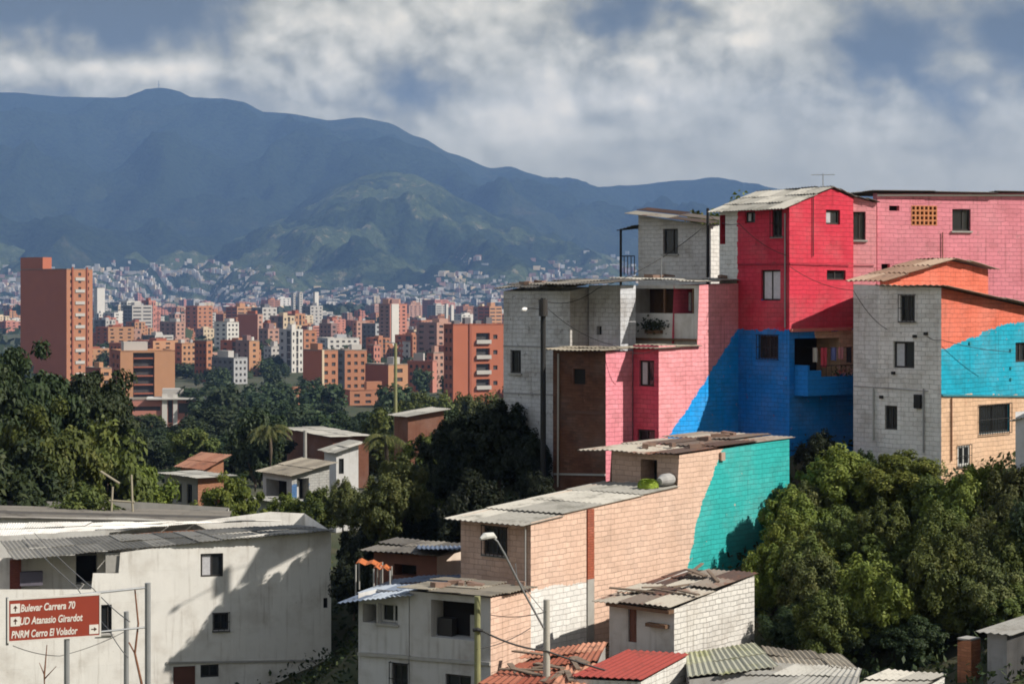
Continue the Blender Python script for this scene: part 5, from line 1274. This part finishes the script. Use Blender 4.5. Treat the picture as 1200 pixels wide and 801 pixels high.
for (lab, x0, xc, x1, yt, yb, wl, wr, kw) in E:
    h = block(lab, x0, xc, x1, yt, yb, wl, wr, **kw)
    if lab.startswith('mauve tower'):
        R_ = h.F['R']; mb = MB(); R_.bar(mb, R_.u_at(458.5), R_.u_at(467), h.zb, h.zt, .02, .5); mb.build('stair_strip', CM['white'], h.root)
        mb = MB(); o = h.C + h.u * h.tr * .1 + h.v * 3; mb.box((o.x, o.y, h.zt - .3), h.u * h.tr * .7, h.v * 6, (0, 0, 3.2)); mb.build('stair_tower', CM['pink'], h.root)
    if lab.startswith('brown block with gold'):
        R_ = h.F['R']; mb = MB(); R_.bar(mb, .02, .9, h.zb, h.zt, .02, .3); mb.build('wall_rib', CM['cream'], h.root)

# repeats: small blocks filling the city, one prototype of each colour and height
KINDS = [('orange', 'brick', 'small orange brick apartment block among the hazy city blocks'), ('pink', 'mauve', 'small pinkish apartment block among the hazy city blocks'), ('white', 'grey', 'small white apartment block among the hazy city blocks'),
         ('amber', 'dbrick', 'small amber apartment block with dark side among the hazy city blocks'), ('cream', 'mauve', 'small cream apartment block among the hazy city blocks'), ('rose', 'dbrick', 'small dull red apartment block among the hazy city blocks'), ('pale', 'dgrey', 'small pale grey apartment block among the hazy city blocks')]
PM = []
for ki, (cr, cl, lab) in enumerate(KINDS):  # cl is the darker tone, painting shade onto the left faces
    for v_ in range(4):
        mb = MB(); fl = [4, 8, 9, 6][v_]; nb = [4, 3, 2, 3][v_]; rv_ = random.Random(ki * 7 + v_)
        ua = math.radians(40); u = Vector((math.cos(ua), math.sin(ua), 0)); v = Vector((-u.y, u.x, 0))
        def mass(C0, lu, lv, top, seen=True):
            U, W = u * lu, v * lv
            for (P, Q, m_, n) in ((C0 + W, C0, 1, 2), (C0, C0 + U, 0, nb), (C0 + U, C0 + U + W, 0, 0), (C0 + U + W, C0 + W, 1, 0)):
                f = Facade(P, Q, 0, top)
                if n:
                    nf = max(2, round(fl * top))
                    for r_ in range(nf):
                        for i in range(n):
                            if v_ == 2: a, b, lo, hi = .10, .90, .35, .72
                            elif v_ == 3 and i == 1: a, b, lo, hi = .2, .8, .05, .93
                            else: a, b, lo, hi = .28 + rv_.uniform(-.05, .05), .72 + rv_.uniform(-.1, .05), .32, .74
                            f.holes.append([(i + a) / n * f.L, (i + b) / n * f.L, (r_ + lo) / nf * .97 * top, (r_ + hi) / nf * .97 * top, .03, 2])
                f.draw(mb, m_, m_)
            P = [C0, C0 + U, C0 + U + W, C0 + W]; mb.poly([(p.x, p.y, top - .02) for p in P], 3)
            o = C0 + U * rv_.uniform(.15, .4) + W * .3; mb.box((o.x, o.y, top - .02), U * .35, W * .35, (0, 0, .08 + .05 * rv_.random()), rv_.choice([0, 1, 4]))
            o = C0 + U * .75 + W * .55; mb.tube([(o.x, o.y, top - .02), (o.x, o.y, top + .05)], .06, 4, seg=8)
        if v_ == 3: mass(-u * .5 - v * .5, .55, 1, 1); mass(u * .052 - v * .42, .45, .85, .72)
        else: mass(-u * .5 - v * .5, 1, 1, 1)
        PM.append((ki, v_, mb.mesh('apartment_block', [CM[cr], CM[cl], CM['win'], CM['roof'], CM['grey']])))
r = random.Random(42); placed = []
def fill(n, y0, y1, x0, x1, hmin, hmax, wmin, wmax, weights, tall=.3):
    k = 0
    while k < n:
        x, y = r.uniform(x0, x1), r.uniform(y0, y1); D = dist_for(y)
        if x < 112 and y > 372 and 18 < x: continue
        w = r.uniform(wmin, wmax); hh = r.uniform(hmin, hmax) * (1.5 if r.random() < tall else 1)
        X = (x - CX) / K * D
        if any(abs(X - a) < (w + c) * .55 and abs(D - b) < (w + c) * .8 for a, b, c in placed): 
            k += .05; continue
        placed.append((X, D, w)); ki = r.choices(range(7), weights)[0]; v_ = r.choice([1, 2, 3]) if hh > 16 else r.choice([0, 0, 3])
        me = [m for (a, b, m) in PM if a == ki and b == v_][0]
        o = bpy.data.objects.new('apartment_block', me); COL.objects.link(o); o.location = (X, D, zg(D) - .5); o.scale = (w, w * r.uniform(.7, 1.3), hh); o.rotation_euler.z = r.uniform(-.15, .15)
        tag(o, KINDS[ki][2], 'apartment block', KINDS[ki][2].replace('block', 'blocks', 1)); k += 1
fill(34, 402, 438, 112, 560, 8, 17, 10, 18, (3, 3, 2, 2, 1, 4, 2))
fill(85, 378, 402, 105, 590, 8, 22, 11, 20, (3, 4, 2.5, 1.5, 2, 3, 3))
fill(150, 360, 378, -10, 600, 9, 24, 14, 30, (2, 4, 3, 1, 3, 4, 4))

# trees between the city blocks
cl = [(218, 436, 22), (196, 432, 20), (316, 428, 34), (345, 440, 30), (300, 434, 26), (150, 405, 46), (120, 402, 40), (400, 392, 24), (235, 445, 30), (330, 445, 30), (268, 452, 40), (390, 442, 18), (508, 452, 18), (355, 380, 60), (392, 376, 50), (420, 372, 50), (340, 378, 40), (498, 372, 50), (530, 366, 60), (560, 364, 60), (470, 368, 44),
      (585, 362, 40), (245, 452, 30), (180, 447, 30), (300, 372, 50), (160, 394, 40), (420, 445, 16), (222, 430, 20), (480, 440, 20), (205, 420, 20), (335, 415, 24), (350, 430, 22), (260, 413, 20), (430, 386, 26), (512, 392, 40), (545, 380, 44), (395, 365, 60), (370, 366, 60), (445, 362, 50), (518, 358, 50), (550, 355, 60)]
for (x, y, w) in cl:
    for k in range(2):
        yy = y + r.uniform(-3, 6); D = dist_for(max(yy, 356)); xx = x + r.uniform(-.5, .5) * w; wd = w * r.uniform(.35, .6) * D / K
        p = ((xx - CX) / K * D, D, zg(D)); e = empty('tree', p, 'far dull green tree between the city blocks', 'tree', 'far trees between the city blocks'); hgt = max(6, min(16, wd * .9)); e.scale = (wd, wd, hgt)
        cm, tm = PROTO['far'][r.randrange(3)]
        for nm, me in (('trunk', tm), ('crown', cm)):
            o = bpy.data.objects.new(nm, me); COL.objects.link(o); o.parent = e; o.rotation_euler.z = r.uniform(0, 6)
            if nm == 'crown': o.material_slots[0].link = 'OBJECT'; o.material_slots[0].material = LEAF['far']

fill(14, 366, 400, -40, 22, 9, 20, 14, 24, (2, 3, 3, 1, 2, 3, 3))
k = 0
while k < 95:
    D = r.uniform(430, 1150); x = r.uniform(108, 600) if k > 14 else r.uniform(-30, 24); 
    if 130 < x < 207 and D < 690 or 518 < x < 590 and D < 670: continue
    hgt = r.uniform(6, 12); wd = r.uniform(9, 17)
    e = empty('tree', ((x - CX) / K * D, D, zg(D)), 'far dull green tree between the city blocks', 'tree', 'far trees between the city blocks'); e.scale = (wd, wd, hgt); k += 1
    cm, tm = PROTO['far'][r.randrange(3)]
    for nm, me in (('trunk', tm), ('crown', cm)):
        o = bpy.data.objects.new(nm, me); COL.objects.link(o); o.parent = e; o.rotation_euler.z = r.uniform(0, 6)
        if nm == 'crown': o.material_slots[0].link = 'OBJECT'; o.material_slots[0].material = LEAF['far']

# ================================================================== GROUND AND MOUNTAINS
def grid_mesh(name, xs, ys, zf, mat, smooth=True):
    nx, ny = len(xs), len(ys)
    V = [(x, y, zf(x, y)) for y in ys for x in xs]
    F = [(j * nx + i, j * nx + i + 1, (j + 1) * nx + i + 1, (j + 1) * nx + i) for j in range(ny - 1) for i in range(nx - 1)]
    me = bpy.data.meshes.new(name); me.from_pydata(V, [], F); me.materials.append(mat); me.polygons.foreach_set('use_smooth', [smooth] * len(F)); me.update()
    o = bpy.data.objects.new(name, me); COL.objects.link(o); return o
def axis(parts):
    out = []
    for (a, b, s) in parts: out += list(np.arange(a, b, s))
    return [float(v) for v in out] + [parts[-1][1]]
m, t, b = new_mat('earth_and_weeds')
co = t.new('ShaderNodeTexCoord').outputs['Object']
n1, n2 = t.noise(co, .35, 8, .65), t.noise(co, .012, 6, .6)
c = t.mix(t.step(n1, .42, .60), (.028, .042, .016), (.060, .058, .032)); c = t.mix(t.step(n2, .45, .62), c, t.mix(t.noise(co, .08, 4), (.035, .05, .022), (.12, .10, .08)))
t.put(b.inputs['Base Color'], c); b.inputs['Roughness'].default_value = .95
gx = axis([(-6000, -600, 450), (-600, -130, 60), (-130, -30, 8), (-30, 40, 1.0), (40, 130, 8), (130, 600, 60), (600, 6000, 450)])
gy = axis([(-300, -40, 40), (-40, 50, 6), (50, 112, 1.0), (112, 220, 6), (220, 1000, 60), (1000, 10500, 500)])
gr = grid_mesh('ground', gx, gy, lambda x, y: ground_z(x, y), m); tag(gr, kind='structure')

def interp(pts, x):
    if x <= pts[0][0]: return pts[0][1]
    for (a, ya), (b_, yb) in zip(pts, pts[1:]):
        if x <= b_: 
            s = (x - a) / (b_ - a); s = s * s * (3 - 2 * s) * .5 + s * .5
            return ya + (yb - ya) * s
    return pts[-1][1]
RID = [(-900, 190), (-500, 150), (-250, 120), (-60, 108), (0, 108), (30, 109.5), (60, 113), (100, 114), (146, 114), (160, 109), (172, 104), (190, 103), (208, 106), (226, 114), (262, 115), (285, 120), (310, 131), (345, 134), (385, 141), (425, 138), (455, 144), (490, 160), (530, 180), (575, 197), (597, 195), (620, 203), (660, 214), (700, 219), (745, 217), (790, 212), (845, 209), (880, 216), (930, 224), (1000, 228), (1200, 236), (1500, 250), (2100, 280)]
SPUR = [(-400, 300), (-100, 286), (0, 280), (60, 278), (120, 296), (180, 308), (235, 296), (280, 276), (330, 256), (365, 238), (400, 216), (430, 203), (455, 197), (482, 202), (510, 214), (545, 234), (590, 256), (640, 276), (700, 300), (760, 318), (850, 330), (1100, 336), (1800, 340)]
def ridge_height(pts, Yr, x, y): return (HY - interp(pts, x / max(y, 1) * K + CX)) / K * Yr
def mount_z(x, y):
    zr = ridge_height(RID, 9000, x, y); t_ = (y - 5000) / 4000
    if t_ <= 0: return -70
    if t_ > 1: return zr - (t_ - 1) * 2200 * .7
    p = Vector((x / 900, y / 1400, 3.7)); rg = noise.ridged_multi_fractal(p, 1.0, 2.1, 6, 1.0, 2.0) - 1.1
    fine = noise.fractal(Vector((x / 130, y / 160, 9)), 1.0, 2.0, 4)
    # tree fringe on the very crest
    return -45 + (zr + 45) * t_ ** 1.25 + (rg * 250 + fine * 26 + noise.noise(Vector((x / 38, y / 60, 2))) * 8) * (t_ * (1 - t_) * 4) ** .8 + (fine * 4.5 if t_ > .9 else 0)
def spur_z(x, y):
    zr = ridge_height(SPUR, 6600, x, y); t_ = (y - 4600) / 2000
    if t_ <= 0: return -70
    p = Vector((x / 420, y / 600, 1.3)); rg = noise.ridged_multi_fractal(p, 1.0, 2.1, 6, 1.0, 2.0) - 1.1
    fine = noise.fractal(Vector((x / 70, y / 90, 4)), 1.0, 2.0, 4)
    if t_ > 1: return zr - (t_ - 1) * 900 + fine * 4
    return -45 + (zr + 45) * t_ ** 1.15 + (rg * 120 + fine * 24 + noise.noise(Vector((x / 26, y / 40, 2))) * 9) * (t_ * (1 - t_) * 4) ** .8 + noise.noise(Vector((x / 24, y / 30, 5))) * 4
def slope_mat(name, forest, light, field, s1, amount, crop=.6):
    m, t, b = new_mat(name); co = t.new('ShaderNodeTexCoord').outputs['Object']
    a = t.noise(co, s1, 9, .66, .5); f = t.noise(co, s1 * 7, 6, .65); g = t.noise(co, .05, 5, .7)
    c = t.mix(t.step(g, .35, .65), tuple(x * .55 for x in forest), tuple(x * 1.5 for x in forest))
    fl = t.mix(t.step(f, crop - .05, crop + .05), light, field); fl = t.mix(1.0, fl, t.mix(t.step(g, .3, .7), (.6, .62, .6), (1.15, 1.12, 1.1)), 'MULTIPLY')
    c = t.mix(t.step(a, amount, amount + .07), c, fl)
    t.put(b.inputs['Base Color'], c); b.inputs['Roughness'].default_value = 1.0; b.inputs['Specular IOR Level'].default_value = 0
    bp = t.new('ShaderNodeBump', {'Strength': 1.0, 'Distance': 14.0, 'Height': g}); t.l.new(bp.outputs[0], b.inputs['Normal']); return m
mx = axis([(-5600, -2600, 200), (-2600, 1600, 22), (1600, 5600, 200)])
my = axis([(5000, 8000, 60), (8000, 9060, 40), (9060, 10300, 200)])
mo = grid_mesh('mountain', mx, my, mount_z, slope_mat('mountain_forest_cloud_shade', (.015, .023, .014), (.030, .040, .022), (.050, .052, .030), .0011, .54)); tag(mo, kind='structure')  # forest colour kept extra dark to stand in for cloud shadow
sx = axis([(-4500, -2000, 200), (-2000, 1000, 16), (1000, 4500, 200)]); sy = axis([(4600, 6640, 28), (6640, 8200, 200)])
sp_ = grid_mesh('hill', sx, sy, spur_z, slope_mat('hill_pasture_sunlit', (.020, .030, .016), (.060, .078, .036), (.17, .155, .10), .0034, .47)); tag(sp_, kind='structure')  # lighter pasture tone also stands in for sunlight between cloud shadows

# the pale speckle of houses climbing the far hillside: one mass
mb = MB(); rr = random.Random(77); cnt = 0
def spot_density(x, y):
    d = 0
    for (cx_, cy_, sx_, sy_, w_) in ((170, 336, 90, 12, 1), (230, 326, 60, 8, .8), (20, 345, 40, 18, .8), (110, 350, 100, 10, 1), (540, 330, 30, 6, .5), (660, 328, 30, 12, .6), (590, 345, 60, 10, .7), (320, 352, 160, 8, .8), (500, 350, 90, 8, .7), (545, 308, 12, 3, .6), (700, 322, 40, 10, .5)):
        d = max(d, w_ * math.exp(-((x - cx_) / sx_) ** 2 - ((y - cy_) / sy_) ** 2))
    return d
while cnt < 2300:
    x, y = rr.uniform(-30, 760), rr.uniform(235, 362)
    if rr.random() > spot_density(x, y): continue
    # walk the ray to the hillside
    kx, kz = (x - CX) / K, (HY - y) / K; hit = None
    for Y in range(4650, 8600, 25):
        g = max(spur_z(kx * Y, Y), mount_z(kx * Y, Y), zg(Y))
        if g >= kz * Y: hit = (kx * Y, Y, g); break
    if hit is None: cnt += 1; continue
    w, d_, hh = rr.uniform(5, 18), rr.uniform(6, 12), rr.choice([3, 4, 5, 5, 6, 8]); A_ = rr.choice([-.25, 0, .3]) + rr.uniform(-.1, .1)
    ux, uy = math.cos(A_), math.sin(A_); m_ = rr.choices(range(5), (4, 3, 3, 2, 2))[0]
    mb.box((hit[0], hit[1], hit[2] - 6), (ux * w, uy * w, 0), (-uy * d_, ux * d_, 0), (0, 0, hh + 6), m_); cnt += 1
me = mb.mesh('hillside_houses', [CM['pale'], CM['grey'], CM['mauve'], CM['cream'], CM['pale']])
o = bpy.data.objects.new('hillside_houses', me); COL.objects.link(o); tag(o, 'pale speckle of countless houses climbing the far mountain foot', 'houses', kind='stuff')
# woodland patches on the valley floor in front of the mountain
n = 5000; rr_ = np.random.default_rng(9)
xs = np.concatenate([rr_.normal(-560, 240, n // 2), rr_.normal(-120, 200, n // 2)]); ys = np.concatenate([rr_.normal(2900, 160, n // 2), rr_.normal(3300, 160, n // 2)])
zs = -38 + rr_.random(n) * 20 * (.5 + .5 * np.sin(xs / 60)); o_ = rr_.normal(size=(n, 3)); o_ /= np.linalg.norm(o_, axis=1)[:, None]
t1 = np.cross(o_, rr_.normal(size=(n, 3))); t1 /= np.linalg.norm(t1, axis=1)[:, None]; t2 = np.cross(o_, t1); s = rr_.uniform(4, 9, n)[:, None]; pos = np.stack([xs, ys, zs], 1)
V = np.stack([pos - t1 * s, pos - t2 * s, pos + t1 * s, pos + t2 * s], 1); me = bpy.data.meshes.new('far_woods'); me.vertices.add(n * 4); me.vertices.foreach_set('co', V.reshape(-1)); me.loops.add(n * 4); me.loops.foreach_set('vertex_index', np.arange(n * 4, dtype=np.int32)); me.polygons.add(n); me.polygons.foreach_set('loop_start', np.arange(0, n * 4, 4, dtype=np.int32)); me.update(); me.materials.append(LEAF['far'])
ob = bpy.data.objects.new('far_woods', me); COL.objects.link(ob); tag(ob, 'dark band of woods on the valley floor before the mountains', 'woods', kind='stuff')

# wooded valley floor to both sides of the city: one mass
n = 36000; rr_ = np.random.default_rng(19)
ys = 240 + 2600 * rr_.random(n) ** 1.6; xs = rr_.uniform(-1, 1, n) * (160 + ys * .55)
cl_ = np.array([noise.noise(Vector((a / 60, b_ / 90, 0))) for a, b_ in zip(xs, ys)]); px_ = xs / ys * K + CX
ok = (cl_ > -.12) & ~((px_ > 60) & (px_ < 600) & (ys < 900)); xs, ys, cl_ = xs[ok], ys[ok], cl_[ok]; n = len(xs)
zs = np.array([zg(b_) for b_ in ys]) + rr_.random(n) * 9 * (.3 + np.clip(cl_ * 2, 0, 1)); o_ = rr_.normal(size=(n, 3)); o_[:, 2] = np.abs(o_[:, 2]) + .5; o_ /= np.linalg.norm(o_, axis=1)[:, None]
t1 = np.cross(o_, rr_.normal(size=(n, 3))); t1 /= np.linalg.norm(t1, axis=1)[:, None]; t2 = np.cross(o_, t1); s = (rr_.uniform(.8, 1.8, n) * (1 + ys / 700))[:, None]; pos = np.stack([xs, ys, zs], 1)
V = np.stack([pos - t1 * s, pos - t2 * s, pos + t1 * s, pos + t2 * s], 1); me = bpy.data.meshes.new('valley_woods'); me.vertices.add(n * 4); me.vertices.foreach_set('co', V.reshape(-1)); me.loops.add(n * 4); me.loops.foreach_set('vertex_index', np.arange(n * 4, dtype=np.int32)); me.polygons.add(n); me.polygons.foreach_set('loop_start', np.arange(0, n * 4, 4, dtype=np.int32))
ca = me.attributes.new('tint', 'FLOAT', 'CORNER'); ca.data.foreach_set('value', np.repeat(rr_.random(n), 4).astype(np.float32)); me.update(); me.materials.append(LEAF['far'])
ob = bpy.data.objects.new('valley_woods', me); COL.objects.link(ob); tag(ob, 'dull green woods spread over the valley floor around the city', 'woods', kind='stuff')

# mast on the summit
p = at(186, 103, 9000); p.z -= 6
mb = MB(); mb.tube([p, p + Vector((0, 0, 40))], [3.0, 1.2], seg=5); mb.tube([p + Vector((-6, 0, 20)), p + Vector((6, 0, 20))], 1.2, seg=4); solo(mb, 'radio_mast', M['steel'], p, 'tiny radio mast on the mountain summit', 'mast')

# ================================================================== AIR, SKY, SUN, CAMERA
mb = MB(); mb.abox(-6050, 6050, -350, 10600, -72, 1050); hz = mb.build('haze', [bpy.data.materials.new('haze_air')]); tag(hz, 'pale blue haze filling the valley', 'haze', kind='stuff')
m = hz.data.materials[0]; m.use_nodes = True; t = NT(m.node_tree); t.n.clear(); out = t.new('ShaderNodeOutputMaterial'); pv = t.new('ShaderNodeVolumePrincipled', {'Density': HAZE_D}); pv.inputs['Color'].default_value = (*HAZE_C, 1); pv.inputs['Anisotropy'].default_value = .0
t.l.new(pv.outputs[0], out.inputs['Volume'])

PHI, EL = math.radians(SUN_PHI), math.radians(SUN_EL)
sv = Vector((math.cos(PHI) * math.cos(EL), math.sin(PHI) * math.cos(EL), math.sin(EL)))
ld = bpy.data.lights.new('sun', 'SUN'); ld.energy = SUN_S; ld.angle = math.radians(.53); ld.color = (1, .93, .82)
lo = bpy.data.objects.new('sun', ld); COL.objects.link(lo); lo.rotation_euler = (-sv).to_track_quat('-Z', 'Y').to_euler()

w = bpy.data.worlds.new('World'); scene.world = w; w.use_nodes = True; t = NT(w.node_tree); t.n.clear()
out = t.new('ShaderNodeOutputWorld'); bg = t.new('ShaderNodeBackground', {'Strength': SKY_S}); t.l.new(bg.outputs[0], out.inputs[0])
sky = t.new('ShaderNodeTexSky', None, sky_type='NISHITA', sun_disc=False, sun_elevation=EL, sun_rotation=math.pi / 2 - PHI, air_density=1.0, dust_density=2.0)
dirn = t.new('ShaderNodeTexCoord').outputs['Generated']
sx_ = t.new('ShaderNodeSeparateXYZ', {0: dirn}).outputs
az = t.math('ARCTAN2', sx_[0], sx_[1]); el = t.math('ARCSINE', sx_[2])
vec = t.new('ShaderNodeCombineXYZ', {0: t.math('MULTIPLY', az, 1.0), 1: t.math('MULTIPLY', el, 1.15), 2: 0.37}).outputs[0]
nb_ = t.noise(vec, 25, 9, .53, .15)        # billows
nl_ = t.noise(vec, 10, 5, .5, .2)           # banks
nf_ = t.noise(vec, 80, 6, .6, .2)
def blob(px_, py_, sx, sy):
    a = t.math('MULTIPLY', t.math('SUBTRACT', az, (px_ - CX) / K), K / sx); e_ = t.math('MULTIPLY', t.math('SUBTRACT', el, (HY - py_) / K), K / sy)
    return t.math('EXPONENT', t.math('MULTIPLY', t.math('ADD', t.math('MULTIPLY', a, a), t.math('MULTIPLY', e_, e_)), -1.0))
def total(lst):
    s = None
    for (w_, *g) in lst:
        v = t.math('MULTIPLY', blob(*g), w_); s = v if s is None else t.math('ADD', s, v)
    return s
field = total(BLOBS)
nbd = t.math('SUBTRACT', nb_, .5); nfd = t.math('SUBTRACT', nf_, .5); nld = t.math('SUBTRACT', nl_, .5)
vec2 = t.new('ShaderNodeVectorMath', {0: vec, 1: (.0035, .0045, 0)}, operation='ADD').outputs[0]
rel = t.math('SUBTRACT', nb_, t.noise(vec2, 25, 9, .53, .15))          # cloud sides turned to the sun
wv = t.new('ShaderNodeTexNoise', {'Scale': 40.0, 'Detail': 3.0}); t.l.new(vec, wv.inputs['Vector'])
wo = t.new('ShaderNodeVectorMath', {0: wv.outputs['Color']}, operation='SCALE'); wo.inputs['Scale'].default_value = .016
vw = t.new('ShaderNodeVectorMath', {0: vec, 1: wo.outputs[0]}, operation='ADD').outputs[0]
def puffs(v_):
    vo = t.new('ShaderNodeTexVoronoi', {'Scale': 22.0, 'Detail': 2.5, 'Roughness': .5, 'Smoothness': .35}, voronoi_dimensions='2D', feature='SMOOTH_F1'); t.l.new(v_, vo.inputs['Vector']); return vo.outputs['Distance']
pf = puffs(vw); vw2 = t.new('ShaderNodeVectorMath', {0: vw, 1: (.004, .0055, 0)}, operation='ADD').outputs[0]
puff = t.math('ADD', t.math('MULTIPLY', t.math('SUBTRACT', .42, pf), .34), t.math('MULTIPLY', t.math('SUBTRACT', puffs(vw2), pf), .5))
busy = t.math('ADD', .18, t.math('MULTIPLY', t.step(el, .050, .115), .82))    # calmer towards the horizon
tex = t.math('ADD', t.math('ADD', t.math('MULTIPLY', nbd, 1.0), t.math('MULTIPLY', nld, .35)), t.math('ADD', t.math('MULTIPLY', rel, .55), t.math('MULTIPLY', nfd, .18)))
val = t.math('ADD', t.math('ADD', .56, field), t.math('MULTIPLY', t.math('ADD', t.math('MULTIPLY', tex, .75), t.math('MULTIPLY', puff, t.math('ADD', .35, t.math('MULTIPLY', t.step(nl_, .42, .62), .6)))), busy))
rp = t.new('ShaderNodeValToRGB', {0: val}); cr = rp.color_ramp; cr.interpolation = 'B_SPLINE'
while len(cr.elements) < len(RAMP): cr.elements.new(.5)
for e_, (p_, c_) in zip(cr.elements, RAMP): e_.position = p_; e_.color = (*c_, 1)
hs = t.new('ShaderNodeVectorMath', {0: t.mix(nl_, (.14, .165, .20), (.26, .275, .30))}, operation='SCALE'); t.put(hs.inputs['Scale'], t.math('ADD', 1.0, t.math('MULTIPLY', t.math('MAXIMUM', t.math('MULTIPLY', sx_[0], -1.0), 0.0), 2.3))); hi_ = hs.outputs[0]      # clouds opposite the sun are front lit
low = t.math('SUBTRACT', 1.0, t.step(el, .16, .5))
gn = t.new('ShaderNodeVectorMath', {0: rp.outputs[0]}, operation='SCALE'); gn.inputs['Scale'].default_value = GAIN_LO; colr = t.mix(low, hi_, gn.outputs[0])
# gaps of clear sky away from the picture's cloud bank
clear = t.math('MULTIPLY', t.step(nl_, .55, .66), t.step(el, .25, .6))
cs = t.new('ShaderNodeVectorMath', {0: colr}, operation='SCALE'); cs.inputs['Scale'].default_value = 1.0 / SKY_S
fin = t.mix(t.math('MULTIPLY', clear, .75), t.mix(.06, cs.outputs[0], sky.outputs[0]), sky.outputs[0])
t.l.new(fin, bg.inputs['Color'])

cam = bpy.data.cameras.new('camera'); co_ = bpy.data.objects.new('camera', cam); COL.objects.link(co_); scene.camera = co_
co_.location = (0, 0, 0); co_.rotation_euler = (math.pi / 2, 0, 0); cam.sensor_width = 36; cam.lens = K / 1200 * 36; cam.shift_y = (HY - 400.5) / 1200; cam.clip_start = .5; cam.clip_end = 30000
scene.view_settings.view_transform = 'Standard'; scene.view_settings.look = 'None'; scene.view_settings.exposure = EXPO; scene.view_settings.gamma = 1
scene.render.engine = 'CYCLES'; c = scene.cycles
c.max_bounces = 5; c.diffuse_bounces = 3; c.glossy_bounces = 2; c.transmission_bounces = 2; c.volume_bounces = 0; c.transparent_max_bounces = 4
c.use_denoising = True; c.use_adaptive_sampling = True; c.adaptive_threshold = .02; c.filter_width = 1.8; c.sample_clamp_indirect = 6
try: c.denoiser = 'OPENIMAGEDENOISE'
except Exception: pass
